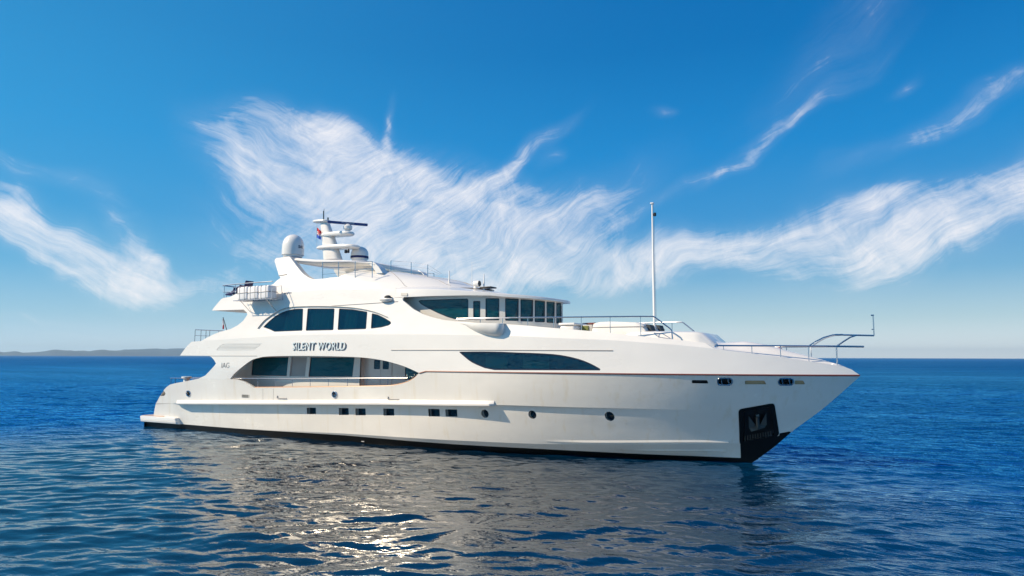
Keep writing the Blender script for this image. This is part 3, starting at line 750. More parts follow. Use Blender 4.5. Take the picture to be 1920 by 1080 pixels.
# window groups
def inset(loop, d):
    n = len(loop); A = sum(loop[i][0] * loop[(i + 1) % n][1] - loop[(i + 1) % n][0] * loop[i][1] for i in range(n)); s_ = 1 if A > 0 else -1
    out = []
    for i in range(n):
        p_, a, b = Vector(loop[i]), Vector(loop[i - 1]), Vector(loop[(i + 1) % n])
        u, w_ = (p_ - a).normalized(), (b - p_).normalized(); nn = Vector((-(u.y + w_.y), u.x + w_.x)) * s_
        out.append(tuple(p_ + nn.normalized() * d) if nn.length > 1e-6 else tuple(p_))
    return out
def window(loop, surf, off, m='glass', parent=Y, gw=.035, name='window', tw=True):
    o = MB().add(*panel(loop, [], [], surf, off=off - .02, th=.015)).build(name, m, parent)
    MB().add(*panel(loop, [inset(loop, gw)], [], surf, off=off, th=.03, d=.12)).build('gasket', 'frame', o)
    if tw: twin(o)
    return o
UP = [rect(arc([(11.074, 6.147), (11.464, 6.486), (12.007, 6.832), (12.663, 7.046), (13.326, 7.138), (13.947, 7.131)], 2) + [(14.195, 5.892), (12.06, 5.865), (11.687, 5.993)], .07),
      rect([(14.278, 7.133), (16.261, 7.07), (16.441, 5.886), (14.443, 5.883)], .07), rect([(16.576, 7.06), (17.542, 6.987), (18.564, 6.825), (18.66, 5.906), (16.73, 5.89)], .07),
      rect([(18.874, 6.74), (19.283, 6.656), (19.768, 6.466), (20.179, 6.269), (20.241, 6.172), (20.114, 6.073), (19.621, 5.973), (18.965, 5.923)], .07)]
fr = MB().add(*panel(lensU, UP, [], B, off=-.06, th=.05)).build('window_frame', 'white', Y); mirror(fr)
for lp in UP: window(lp, B, -.07)
# curtains behind the upper windows
def curtain(x0, x1, z0, z1, off):
    mb = MB(); n = max(8, int((x1 - x0) / .045)); a = []; b = []
    for i in range(n + 1):
        x = x0 + (x1 - x0) * i / n; w_ = .035 * math.sin(i * 1.7) + .02 * math.sin(i * .61)
        a.append((x, -(B(x, z0) + off + w_), z0)); b.append((x, -(B(x, z1) + off + w_), z1))
    return mb.add(*strip3(a, b)).build('curtain', 'curtain', Y)
for i_, (fa, fb) in enumerate(((.45, .95), (.05, .8), (.15, .55), (.1, .75))):
    xs_ = [p_[0] for p_ in UP[i_]]; zs_ = [p_[1] for p_ in UP[i_]]; xa, xb = min(xs_), max(xs_)
    mirror(curtain(xa + (xb - xa) * fa, xa + (xb - xa) * fb, min(zs_) + .05, max(zs_), -.3))
# thin arched trim over the upper windows
tm = arc([(10.719, 6.07), (11.01, 6.419), (11.367, 6.683), (12.156, 7.064), (12.944, 7.236), (14.305, 7.252), (16.263, 7.178), (17.821, 7.041), (19.069, 6.805), (20.001, 6.496)], 4)
mirror(MB().tube([on(p_, .0) for p_ in tm], .022, 6).build('window_trim', 'groove', Y))
window(winH, B, -.02, gw=.05)
# mullions and blinds behind the long forward window
for px_ in ([(27.163, 4.718), (27.35, 3.899)], [(29.041, 4.646), (29.41, 3.921)]):
    b_ = rect([(px_[0][0], 3.95), (px_[1][0] + .0, 3.95), (px_[1][0], 4.75), (px_[0][0], 4.75)], .02)
    mirror(MB().add(*panel(b_, [], [], B, off=-.09, th=.05)).build('mullion', 'inside', Y))
for q_ in ([(25.752, 4.619), (26.889, 3.966)], [(27.677, 4.525), (28.984, 3.987)]):
    xx, zz = [q_[0][0], q_[1][0]], [q_[1][1], q_[0][1]]
    bl = MB()
    for i in range(9):
        z = zz[0] + (zz[1] - zz[0]) * i / 9; bl.add(*panel([(xx[0], z), (xx[1], z), (xx[1], z + .055), (xx[0], z + .055)], [], [], B, off=-.3, th=.01))
    mirror(bl.build('blind', 'curtain', Y, smooth=False))
# bulkheads inside, so rooms read as rooms
MB().box((10.6, -.1, 4.7), (23.6, .1, 7.24)).box((10.5, -2.9, 4.7), (10.6, 2.9, 7.24)).box((23.3, -1.8, 5.5), (23.4, 1.8, 7.4)).build('saloon_bulkhead', 'wood', Y)
MB().box((9.2, -.1, 2.2), (20.8, .1, 4.54)).build('cabin_bulkhead', 'inside', Y)
MB().box((22.7, -1.9, 3.3), (34.0, -1.8, 5.2)).box((22.7, 1.8, 3.3), (34.0, 1.9, 5.2)).build('stateroom_bulkhead', 'inside', Y)
# louvred vent on the quarter
lo = MB()
vz0, vz1 = min(p_[1] for p_ in ventA), max(p_[1] for p_ in ventA)
vt = MB().add(*panel(ventA, [], [], B, off=-.025, th=.03)).build('vent', 'inwall', Y)
for i in range(5):
    z = vz0 + (vz1 - vz0) * (i + .5) / 5; xs_ = [x for x in np.arange(7.5, 12.0, .05) if inpoly((x, z), ventA)]
    lo.add(*panel([(min(xs_), z - .022), (max(xs_), z - .022), (max(xs_), z + .03), (min(xs_), z + .03)], [], [], B, off=-.004, th=.02))
lo.build('slat', 'white', vt); twin(vt)
# moulded lines and handrails on the side
for pts, r_, m_ in (([(20.434, 4.821), (22.591, 4.816), (25.602, 4.81), (28.323, 4.799), (31.92, 4.782)], .02, 'groove'), ([(16.077, 7.214), (18.92, 7.261), (20.501, 7.297)], .016, 'groove'), ([(6.794, 4.503), (10.931, 4.511)], .012, 'groove')):
    p_ = dens(pts, .5, False); mirror(MB().tube([on(c, .012) for c in p_], r_, 6).build('side_moulding', m_, Y))
mirror(MB().add(*panel(rect([(20.624, 7.743), (21.031, 7.717), (21.056, 7.572), (20.65, 7.594)], .03), [], [], B, off=.01, th=.02)).build('side_grille', 'vent', Y))
# side navigation light in its blister
c = on([(19.792, 7.44)][0], .08)
nl = MB().lathe((c[0], c[1], c[2] - .02), [(.02, -.14), (.30, -.10), (.42, 0), (.36, .05), (.02, .06)], 24, sy=.45).build('nav_light', 'white', Y)
MB().lathe((c[0] + .1, c[1], c[2] + .06), [(.22, 0), (.20, .08), (.10, .13), (.02, .14)], 20, sy=.5).build('lamp_cover', 'black', nl); twin(nl)

# -- side-deck wall of the saloon, seen through the long opening
Wi = lambda x, z: 2.52 - .03 * (z - 2.2)
def WI(a): return a
w1 = [(9.138, 4.39), (12.057, 4.507), (12.003, 3.362), (9.111, 3.354)]
w2 = [(13.772, 4.511), (16.979, 4.489), (16.887, 3.402), (13.692, 3.35)]
lv = [(12.289, 4.508), (13.508, 4.51), (13.419, 3.369), (12.222, 3.35)]
xe = [(17.4, 3.59)][0][0]
wl_o = [(7.1, 2.2), (xe, 2.2), (xe, 4.54), (7.1, 4.54)]
for w_ in (w1, w2, lv):
    for i, p_ in enumerate(w_): w_[i] = (p_[0], min(p_[1], 4.44))
wallm = MB().add(*panel(wl_o, [rect(w1, .03), rect(w2, .03), lv], [], Wi, th=.08))
Wi2 = lambda x, z: 2.12
d1 = [(18.073, 4.32), (18.49, 4.3), (18.494, 3.817), (18.07, 3.82)]; d2 = [(18.664, 4.28), (19.089, 4.24), (19.076, 3.815), (18.659, 3.818)]
wallm.add(*panel([(xe, 2.2), (21.9, 2.2), (21.9, 4.54), (xe, 4.54)], [], [], Wi2, th=.06))
wallm.add([(xe, -2.52, 2.2), (xe, -2.1, 2.2), (xe, -2.1, 4.54), (xe, -2.45, 4.54)], [(0, 1, 2, 3)])
wallm.add([(7.1, -2.52, 2.2), (7.1, 2.52, 2.2), (7.1, 2.52, 4.54), (7.1, -2.52, 4.54)], [(3, 2, 1, 0)])
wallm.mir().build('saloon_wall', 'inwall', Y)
window(rect(w1, .03), Wi, -.03, m='sglass'); window(rect(w2, .03), Wi, -.03, m='sglass')
lb = MB().add(*panel(lv, [], [], Wi, off=-.07, th=.02)).build('louvre_panel', 'groove', Y); ls = MB()
for i in range(11):
    z = 2.9 + (4.42 - 2.9) * 0 + min(p_[1] for p_ in lv) + (4.42 - min(p_[1] for p_ in lv)) * (i + .3) / 11
    xa = lv[3][0] + .06; xb = lv[2][0] - .05; y_ = -Wi(0, z)
    z -= 2.9
    ls.add([(xa, y_ - .01, z), (xb, y_ - .01, z), (xb, y_ + .05, z + .05), (xa, y_ + .05, z + .05), (xa, y_ - .01, z - .012), (xb, y_ - .01, z - .012)], [(0, 1, 2, 3), (4, 5, 1, 0)])
ls.build('slat', 'vent', lb, smooth=False); twin(lb)
dr = [(17.778, 4.391), (19.294, 4.256), (19.253, 3.161), (17.744, 3.131)]
for xa, xb, dd in ((dr[0][0] + .02, (dr[0][0] + dr[1][0]) / 2 - .01, d1), ((dr[0][0] + dr[1][0]) / 2 + .01, dr[1][0] - .02, d2)):
    dw = rect(dd, .06)
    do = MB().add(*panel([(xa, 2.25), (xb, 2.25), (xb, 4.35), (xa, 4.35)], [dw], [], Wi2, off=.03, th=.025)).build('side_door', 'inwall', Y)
    MB().add(*panel(dw, [], [], Wi2, off=.012, th=.006)).build('pane', 'glass', do)
    MB().tube([((xa + xb) / 2 + .15, -2.2, 3.35), ((xa + xb) / 2 + .32, -2.2, 3.35)], .015, 6).build('handle', 'steel', do); twin(do)
wt = [(max(p_[0], 0), p_[1]) for p_ in [(20.72, 4.105), (21.623, 3.738), (21.631, 3.339), (20.705, 3.322)]]
ww = lambda x, z: 2.9
window(wt, ww, 0)
# side-deck handrail
hr = [(8.703, 3.211), (10.297, 3.224), (14.028, 3.281), (17.072, 3.348), (19.205, 3.394), (21.385, 3.442)]
h_ = MB().tube([(x, -3.58, z) for x, z in hr], .028, 8).build('side_rail', 'steel', Y)
for px_ in [(10.931, 2.71), (12.337, 2.743), (13.614, 2.786), (14.926, 2.825), (16.225, 2.865), (17.525, 2.909), (18.819, 2.953), (20.154, 3.024)]:
    MB().tube([(px_[0], -3.58, px_[1] - .05), (px_[0], -3.58, lerpt(hr, px_[0]))], .014, 6).build('stanchion', 'steel', h_)
twin(h_)

# -- wheelhouse
ZBOT = [(20, 7.5), (22.5, 7.505), (24.5, 7.48), (25.5, 7.45), (26.3, 7.37), (27.2, 7.31), (27.9, 7.25), (28.5, 7.17)]
def curve_u(fn, x0, x1, n=400):
    xs_ = [x1 - (x1 - x0) * (i / n) ** 3 for i in range(n, -1, -1)]; P_ = [(x, -fn(x)) for x in xs_]; P_[-1] = (x1, 0.0)
    P_ += [(x, -y) for x, y in P_[-2::-1]]; u_ = [0.0]
    for a, b in zip(P_, P_[1:]): u_.append(u_[-1] + math.hypot(b[0] - a[0], b[1] - a[1]))
    return P_, u_
WCP, WCU = curve_u(Wh, 20.2, 28.1)
UM = WCU[-1]
def wc(u, off=0.0):
    i = max(1, min(len(WCU) - 1, int(np.searchsorted(WCU, u)))); t = (u - WCU[i - 1]) / max(1e-9, WCU[i] - WCU[i - 1]); t = min(1, max(0, t))
    a, b = WCP[i - 1], WCP[i]; x, y = a[0] + (b[0] - a[0]) * t, a[1] + (b[1] - a[1]) * t
    j0, j1 = max(0, i - 4), min(len(WCP) - 1, i + 3); dx, dy = WCP[j1][0] - WCP[j0][0], WCP[j1][1] - WCP[j0][1]; L = math.hypot(dx, dy)
    return x + dy / L * off, y - dx / L * off
def wpanel(loop, holes=(), off=0.0, th=.07, step=(.2, .4), d=.2):
    vs, fs = panel(loop, holes, [], lambda u, z: 1.0, off=0, th=.5, step=step, d=d)    # laid out flat, then bent round the plan curve
    out = []
    for u, y, z in vs:
        x_, y_ = wc(u, off if y < -.75 else off - th); out.append((x_, y_, min(z, lerpt(ZBOT, x_) + .04)))
    return out, fs
WPX = [[(1.134, 7.337), (1.306, 7.378), (2.536, 7.373), (3.953, 7.373), (4.005, 7.3), (4.004, 6.314), (3.345, 6.343), (2.868, 6.474), (2.276, 6.702), (1.714, 6.955), (1.311, 7.161)], [(4.263, 7.246), (4.632, 7.239), (4.634, 6.298), (4.272, 6.303)], [(4.903, 7.366), (5.599, 7.356), (5.599, 6.276), (4.905, 6.282)], [(5.891, 7.353), (6.557, 7.332), (6.551, 6.24), (5.895, 6.257)], [(6.643, 7.306), (7.265, 7.285), (7.259, 6.213), (6.645, 6.225)], [(7.345, 7.263), (7.871, 7.247), (7.863, 6.186), (7.344, 6.188)], [(7.958, 7.223), (8.441, 7.21), (8.429, 6.164), (7.955, 6.172)], [(8.554, 7.19), (9.009, 7.188), (8.998, 6.153), (8.548, 6.15)]]
panes = [rect(w_, .05) for w_ in WPX]
panes_p = [[(UM - u, z) for u, z in reversed(w_)] for w_ in panes if max(u for u, z in w_) < UM / 2 - .02]
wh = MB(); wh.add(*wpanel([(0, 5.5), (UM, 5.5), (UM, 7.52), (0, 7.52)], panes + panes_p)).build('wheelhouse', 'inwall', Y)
for i, w_ in enumerate(panes + panes_p):
    o = MB().add(*wpanel(w_, [], off=-.02, th=.015)).build('window', 'wglass', Y)
    MB().add(*wpanel(w_, [inset(w_, .035)], off=.004, th=.03, d=.12)).build('gasket', 'frame', o)
    cu = [(u, z) for u, z in w_]; u1 = max(u for u, z in cu); zl = min(z for u, z in cu)
    if 3 <= i < 8:
        a = (*wc(u1 - .06, .05), zl + .9); b = (*wc(u1 - .10, .06), zl + .05)
        MB().tube([b, a], .012, 5).tube([(*wc(u1 - .2, .05), zl + .08), (*wc(u1 - .06, .06), zl + .55)], .01, 5).build('wiper', 'black', o)
MB().box((24.6, -1.4, 5.5), (25.9, 1.4, 6.3), .08).build('helm_console', 'inside', Y)
# roof over the wheelhouse
ZT = [(20, 8.0), (20.6, 7.98), (22.5, 7.87), (25, 7.67), (26, 7.57), (27.2, 7.48), (27.8, 7.415), (28.5, 7.33)]
ZCW = [(15, 8.5), (21.3, 8.42), (24, 8.18), (25.1, 8.03), (26.7, 7.79), (27.8, 7.50), (28.5, 7.34)]
def Rf(x): return bez(x, 19.6, 28.5, 3.19, 2.7, 2.0)
RP, RU = curve_u(Rf, 20.25, 28.5, 60)
rp = []
NR = 72
for i in range(NR + 1):
    u = RU[-1] * i / NR; j = max(1, min(len(RU) - 1, int(np.searchsorted(RU, u)))); t = (u - RU[j - 1]) / max(1e-9, RU[j] - RU[j - 1])
    rp.append((RP[j - 1][0] + (RP[j][0] - RP[j - 1][0]) * t, RP[j - 1][1] + (RP[j][1] - RP[j - 1][1]) * t))
rings = []
for s_, kind in ((.80, 'b'), (.97, 'b'), (1.0, 'b2'), (1.0, 'm'), (.998, 't2'), (.985, 't'), (.93, 'c'), (.85, 'c'), (.7, 'c'), (.5, 'c'), (.3, 'c'), (.12, 'c'), (0.0, 'c')):
    r_ = []
    for x, y in rp:
        xb, zt = lerpt(ZBOT, x), lerpt(ZT, x); X_ = 20.25 + (x - 20.25) * s_; mz = xb + (zt - xb) * .5
        z = {'b': xb, 'b2': xb + .012, 'm': mz, 't2': zt - .03, 't': zt}.get(kind)
        if z is None: z = zt * s_ ** 2 + lerpt(ZCW, X_) * (1 - s_ ** 2)
        blend = 1 - sst((x - 20.25) / 3.0); fy = 1 + blend * ((B(20.25, min(z, zt)) - .002) / Rf(20.25) - 1)   # flush with the side where it starts
        r_.append((X_, y * s_ * fy, z))
    rings.append(r_)
ROOF = MB().loft(rings).build('wheelhouse_roof', 'white', Y, angle=40)
# flybridge cowl and coaming
CWC = [(17.0, 9.36), (17.5, 9.34), (18.8, 9.2), (19.9, 9.02), (21.3, 8.76), (22.4, 8.53), (23.06, 8.27), (24.2, 8.05)]
def cowl_ring(s_, n=48):
    xf = 24.1 - 6.6 * s_; zs = 8.14 + .68 * s_; y0 = B(FX1, zs) + .001; zcn = lerpt(CWC, xf); r_ = []
    if s_ > 1: y0 = 3.0 * (1 - (s_ - 1) * 4); zs = 8.82 + .5 * (s_ - 1) * 4; xf = 17.4; zcn = 9.34
    P_, U_ = curve_u(lambda x: bez(x, 16.2 - 0, max(xf, 17.0), y0, 2.2, 1.9), FX1 - .03, max(xf, 17.0), 60)
    for i in range(n + 1):
        u = U_[-1] * i / n; j = max(1, min(len(U_) - 1, int(np.searchsorted(U_, u)))); t = (u - U_[j - 1]) / max(1e-9, U_[j] - U_[j - 1])
        x, y = P_[j - 1][0] + (P_[j][0] - P_[j - 1][0]) * t, P_[j - 1][1] + (P_[j][1] - P_[j - 1][1]) * t
        w_ = sst((x - 16.0) / (xf - 16.0)); base = min(zs, lerpt(ZB, x) + .68 * s_) if s_ <= 1 else zs
        r_.append((x, y, base * (1 - w_) + zcn * w_))
    return r_
cw = MB().loft([cowl_ring(s_) for s_ in (0, .06, .15, .27, .4, .55, .7, .82, .91, .96, 1.0)])
r1 = cowl_ring(1.0); cw.loft([r1, [(x - .12, y * .95, z - .02) for x, y, z in r1], [(x - .15, y * .93, z - .5) for x, y, z in r1]])
COWL = cw.build('flybridge_cowl', 'white', Y, angle=50)
def cowl_pt(s_, f): r_ = cowl_ring(s_, 60); i = f * 60; j = min(59, int(i)); t = i - j; return Vector(r_[j]).lerp(Vector(r_[j + 1]), t)
for f0, f1, s0, s1 in ((.27, .37, .02, .95), (.40, .43, .1, .95), (.5, .5, .05, .95)):
    MB().tube([cowl_pt(s0 + (s1 - s0) * i / 14, f0 + (f1 - f0) * (i / 14) ** 1.5) + Vector((0, 0, .003)) for i in range(15)], .014, 5).build('panel_seam', 'groove', COWL)
# radar arch, thick, behind the skin of the side
arch_o = [(12.127, 9.182), (11.538, 9.184), (10.907, 10.078), (10.977, 10.241), (11.972, 10.286)] + arc([(12.055, 10.254), (12.746, 9.678), (13.35, 9.207), (13.893, 8.92), (14.357, 8.768)], 3) + [(14.409, 8.589), (12.28, 8.697)]
ar = MB().add(*panel(arch_o, [], [], B, off=-.115, th=.28)); mirror(ar.build('radar_arch', 'white', Y))
mirror(MB().tube([on(p_, .0) for p_ in [(11.534, 9.155), (11.832, 9.167), (12.164, 9.199)]], .03, 6).build('arch_joint', 'groove', Y))
# hardtop slab between the arch legs
tp = [(11.813, 10.301), (12.626, 10.181), (13.836, 10.026), (15.837, 9.864), (17.853, 9.668), (18.114, 9.569), (18.414, 9.318), (18.678, 8.969)]
th_ = [.30, .30, .26, .22, .2, .2, .2, .22]
rg = []
for (x, z), t_ in zip(tp[:6], th_): rg.append([(x, -2.42, z - t_ * .5), (x, -2.30, z), (x, 2.30, z), (x, 2.42, z - t_ * .5), (x, 2.25, z - t_), (x, -2.25, z - t_)])
MB().loft(rg, closed=True, cap=True).build('hardtop', 'white', Y, angle=40)
for s_ in (-1, 1):
    rg = []
    for i, (x, z) in enumerate(tp[4:]):
        y0, y1 = s_ * 2.38, s_ * (2.0 - .05 * i)
        rg.append([(x - .35, y0, z - .05), (x + .02, y0, z), (x + .02, y1, z), (x - .35, y1, z - .05)])
    MB().loft(rg, closed=True, cap=True).build('hardtop_strut', 'white', Y, smooth=False)
# mast and its platforms
def yz(px): return px
ml = [(12.311, 10.422), (12.233, 10.826), (12.155, 11.333), (12.076, 11.841), (11.983, 12.286), (11.909, 12.663), (11.88, 12.835)]
mr = [(13.582, 10.339), (13.396, 10.745), (13.176, 11.255), (12.952, 11.703), (12.719, 12.122), (12.538, 12.606), (12.497, 12.777)]
rg = []
for i, ((xa, za), (xb, zb_)) in enumerate(zip(ml, mr)):
    w_ = .36 - .03 * i; rg.append([((xa + xb) / 2 + (xb - xa) / 2 * math.copysign(abs(math.cos(t)) ** .7, math.cos(t)), w_ * math.copysign(abs(math.sin(t)) ** .7, math.sin(t)), (za + zb_) / 2) for t in [2 * math.pi * j / 20 for j in range(20)]])
MAST = MB().loft(rg, closed=True, cap=True).build('radar_mast', 'white', Y, angle=50)
def plat(a, b, w_, t_):
    (x0, z0), (x1, z1) = a, b; rr_ = []
    for s_, zz in ((.9, -1), (1.0, -.4), (1.0, .3), (.94, 1)):
        r_ = []
        for j in range(28):
            t = 2 * math.pi * j / 28; c, n_ = math.cos(t), math.sin(t); cx_ = math.copysign(abs(c) ** .6, c); sy_ = math.copysign(abs(n_) ** .6, n_)
            f = (cx_ + 1) / 2; r_.append(((x0 + x1) / 2 + (x1 - x0) / 2 * cx_ * s_, w_ * sy_ * s_ * (.8 + .2 * f), z0 + (z1 - z0) * f + zz * t_ / 2))
        rr_.append(r_)
    return MB().loft(rr_, closed=True, cap=True)
pa = [(11.709, 11.165), (14.87, 11.062), (11.984, 11.949), (14.427, 11.895), (11.322, 12.869), (12.604, 12.801)]
plat(pa[0], pa[1], .55, .2).build('mast_platform', 'white', MAST, angle=50)
plat(pa[2], pa[3], .45, .22).build('mast_platform', 'white', MAST, angle=50)
plat(pa[4], pa[5], .42, .14).build('mast_platform', 'white', MAST, angle=50)
rc = [(14.045, 12.042), (14.029, 12.487), (14.025, 12.586)]
rd = MB().lathe((rc[0][0], 0, rc[0][1]), [(.14, -.05), (.15, .06), (.26, .14), (.27, .30), (.18, .40), (.08, .46)], 24).build('radar_scanner', 'white', Y)
mb = MB(); dx, dy = .63, .776
mb.box((rc[1][0] - 1.2, -.07, rc[1][1] - .02), (rc[1][0] + 1.2, .07, rc[1][1] + .13), .02, rot=math.atan2(dy, dx)); BLADE = mb.build('antenna_bar', 'radarblue', rd)
def text(s_, name, size, loc, rot, m_, parent, ext=.004, off_=0.0, shear=0.0, sx=1.0, spacing=1.0, align='CENTER', label=None):
    c = bpy.data.curves.new(name, 'FONT'); c.body = s_; c.size = size; c.extrude = ext; c.offset = off_; c.shear = shear; c.space_character = spacing
    c.align_x = align; c.align_y = 'BOTTOM_BASELINE'; c.resolution_u = 4
    o = bpy.data.objects.new(name, c); COL.objects.link(o)
    o.matrix_world = Matrix.Translation(loc) @ rot @ Matrix.Diagonal((sx, 1, 1, 1))
    c.materials.append(M[m_]); mw = o.matrix_world.copy(); o.parent = parent; o.matrix_parent_inverse = Matrix.Identity(4); o.matrix_basis = mw
    return o
SIDE = Matrix.Rotation(R(90), 4, 'X')
bc = Vector((rc[1][0], 0, rc[1][1] + .01)); nrm = Vector((dy, -dx, 0))
text('FURUNO', 'bar_lettering', .12, bc + nrm * .073, Matrix.Rotation(math.atan2(dy, dx), 4, 'Z') @ SIDE, 'letter', BLADE, sx=1.3, spacing=1.3)
ax = [(11.976, 13.671), (12.01, 12.89), (12.13, 13.486), (12.155, 12.876), (12.42, 13.053), (12.428, 12.851)]
mt = MB().tube([(ax[0][0], .1, ax[0][1]), (ax[1][0], .1, ax[1][1] - .2)], .014, 5).tube([(ax[2][0], -.1, ax[2][1]), (ax[3][0], -.1, ax[3][1] - .2)], .03, 6)
mt.tube([(ax[4][0], 0, ax[4][1]), (ax[5][0], 0, ax[5][1] - .1)], .05, 6).build('masthead_aerial', 'darksteel', MAST)
sl = [(14.311, 10.898), (14.306, 11.027)]
fl_ = MB().lathe((sl[0][0] - .1, -.3, sl[0][1] - .15), [(.02, -.1), (.09, -.08), (.09, .08), (.03, .12)], 12)
fl_.lathe((sl[0][0] + .1, -.3, sl[0][1] - .15), [(.02, -.1), (.07, -.08), (.07, .08), (.03, .15)], 12).build('deck_floodlight', 'black', MAST)
# satellite domes
def dome(x, y, z, r, h, band=None, label=None):
    o = MB().lathe((x, y, z), [(r * .86, 0), (r * .88, .08), (r, .12), (r * 1.0, .20), (r * .995, h * .40), (r * .975, h * .55), (r * .91, h * .68), (r * .79, h * .80), (r * .60, h * .90), (r * .36, h * .965), (r * .15, h * .995), (.01, h)], 40).build('satellite_dome', 'white', Y, angle=35)
    if band: MB().lathe((x, y, z), [(r * 1.005, .13), (r * 1.012, .15), (r * 1.01, .26), (r * .99, .28)], 40).build('base_band', 'navy', o)
    return o
dp = [(11.637, 10.349), (11.568, 11.722)]
dm = dome(dp[0][0], -2.0, dp[0][1], .64, dp[1][1] - dp[0][1])
for ch, a in (('S', -12), ('A', 0), ('I', 10)):
    aa = R(a); text(ch, 'dome_lettering', .24, Vector((dp[0][0] + .64 * math.cos(aa), -2.0 + .64 * math.sin(aa), dp[0][1] + .5)), Matrix.Rotation(aa + math.pi / 2, 4, 'Z') @ SIDE, 'lettershade', dm, off_=.008)
dq = [(14.333, 10.328), (14.303, 11.207)]
dm2 = dome(dq[0][0], .8, dq[0][1], .54, dq[1][1] - dq[0][1], band=True)

# -- boat name and builder's letters
n0 = [(13.513, 4.835), (17.574, 4.857), (15.554, 5.253), (15.588, 4.839)]
zt_ = n0[2][1] - n0[3][1]; xm = (n0[0][0] + n0[1][0]) / 2; zz = (n0[0][1] + n0[1][1]) / 2; wd = n0[1][0] - n0[0][0]
tilt = Matrix.Rotation(R(2.3), 4, 'X')
def name_on(side, y):
    fl = Matrix.Rotation(math.pi, 4, 'Z') if side < 0 else Matrix.Identity(4)
    a = text('SILENT WORLD', 'name_shadow', zt_ / .70, Vector((xm + .05 * (1 if side > 0 else -1), y, zz - .035)), fl @ SIDE, 'lettershade', Y, ext=.006, off_=.010, shear=.08, sx=.84, spacing=1.11)
    b = text('SILENT WORLD', 'name_lettering', zt_ / .70, Vector((xm, y * 1.0035, zz)), fl @ SIDE, 'letter', Y, ext=.008, off_=.004, shear=.08, sx=.84, spacing=1.11)
    return a, b
yn = B(xm, zz) + .015
name_on(1, -yn); name_on(-1, yn)
i0 = [(8.381, 3.798), (8.342, 4.123)]
for s_ in (1, -1):
    fl = Matrix.Identity(4) if s_ > 0 else Matrix.Rotation(math.pi, 4, 'Z')
    text('IAG', 'builder_lettering', (i0[1][1] - i0[0][1]) / .70, Vector((i0[0][0], -s_ * (B(*i0[0]) + .012), i0[0][1])), fl @ SIDE, 'lettershade', Y, off_=-.012, sx=.95)
dmk = [(18.141, 0.064)][0]
text('80I', 'draught_mark', .16, Vector((dmk[0], -(Blow(*dmk) + .03), dmk[1])), SIDE, 'whitecloth', Y)

# -- docking pod under the wheelhouse wing
pod = MB(); rg = []
pb = [(864, 604.3), (872, 609.5), (881.7, 616.5), (890, 621), (899.4, 624.6), (908, 627.4), (917, 629.6), (926, 631.2), (934.8, 631.8), (941, 629), (945.5, 624), (947.5, 616), (946, 610)]
pbm = [(24.439, 6.137), (24.696, 5.998), (25.006, 5.814), (25.263, 5.696), (25.546, 5.601), (25.801, 5.527), (26.062, 5.469), (26.316, 5.427), (26.561, 5.41), (26.728, 5.477), (26.832, 5.6), (26.856, 5.798), (26.793, 5.948)]
NP = len(pbm)
for i, (x, zb_) in enumerate(pbm):
    w_ = .46 * sst(min(i / 5.5, 1)) * sst(min((NP - 1 - i) / 3.2 + .05, 1)) + .02; zt0 = 6.10 - .12 * i / NP; h0 = max(.03, zt0 - zb_)
    rg.append([(x, -(B(x, zt0) - .05), zt0 + .03)] + [(x, -(B(x, zt0 - h0 * (1 - math.cos(t))) - .0 + w_ * max(0, (1 - (t / (math.pi / 2)) ** 3.2)) ** .8), zt0 - h0 * (1 - math.cos(t)) if t > 0 else zt0) for t in [math.pi / 2 * j / 10 for j in range(11)]])
o = pod.loft(rg).build('docking_pod', 'white', Y, angle=50); mirror(o)

# -- foredeck rail
fr_top = [(24.164, 6.294), (25.435, 6.306), (26.628, 6.305), (27.889, 6.293), (29.132, 6.279), (30.419, 6.268), (31.709, 6.258), (33.009, 6.246), (33.533, 6.237), (33.605, 6.201), (33.927, 5.942), (34.204, 5.717), (34.279, 5.626), (34.301, 5.257)]
rl_ = MB().tube([on(p_, 0, Brail) for p_ in fr_top], [.055, .055] + [.032] * (len(fr_top) - 2), 8).build('foredeck_rail', 'steel', Y)
for x, z in [(25.449, 6.305), (26.628, 6.305), (27.889, 6.293), (29.132, 6.279), (30.419, 6.268), (31.709, 6.258), (33.009, 6.246)]:
    MB().tube([on((x, z), 0, Brail), on((x, lerpt(ZTOP, x) - .08), 0, Brail)], .018, 6).build('stanchion', 'steel', rl_)
lp_ = [(34.259, 5.264), (33.919, 5.492), (33.549, 5.526), (33.635, 5.437), (33.786, 5.345), (34.195, 5.275)]
MB().tube([on(p_, 0, Brail) for p_ in lp_], .02, 6).build('grab_loop', 'steel', rl_)
tw_ = twin(rl_)
# -- bow rail and pulpit
bz = lambda x: B(x, lerpt(ZTOP, x)) - .06
Bb = lambda x, z=0: max(.28, bz(x))
bt = [(36.036, 4.989), (37.392, 4.981), (38.438, 4.978), (39.471, 4.973), (40.477, 4.969), (41.48, 4.952)]
br = MB().tube([(x, -Bb(x), z) for x, z in bt], .034, 8).build('bow_rail', 'steel', Y)
for x, z in [(36.319, 4.989), (37.384, 4.981), (38.438, 4.978), (39.463, 4.973), (40.473, 4.969)]:
    MB().tube([(x, -Bb(x), z), (x, -Bb(x), lerpt(ZTOP, x) - .05)], .02, 6).build('stanchion', 'steel', br)
twin(br)
gp = [(39.471, 4.971), (39.75, 5.167), (40.047, 5.331), (40.38, 5.43), (40.732, 5.445), (41.859, 5.392)]; gq = [(40.477, 4.969), (40.739, 5.167), (40.999, 5.338), (41.233, 5.415), (41.387, 5.42)]
bpul = MB()
for s_ in (-1, 1):
    bpul.tube([(x, s_ * Bb(gp[0][0]) * (1 - i / 7), z) for i, (x, z) in enumerate(gp[:5])], .025, 7)
    bpul.tube([(x, s_ * .28 * (1 - i / 6), z) for i, (x, z) in enumerate(gq)], .025, 7)
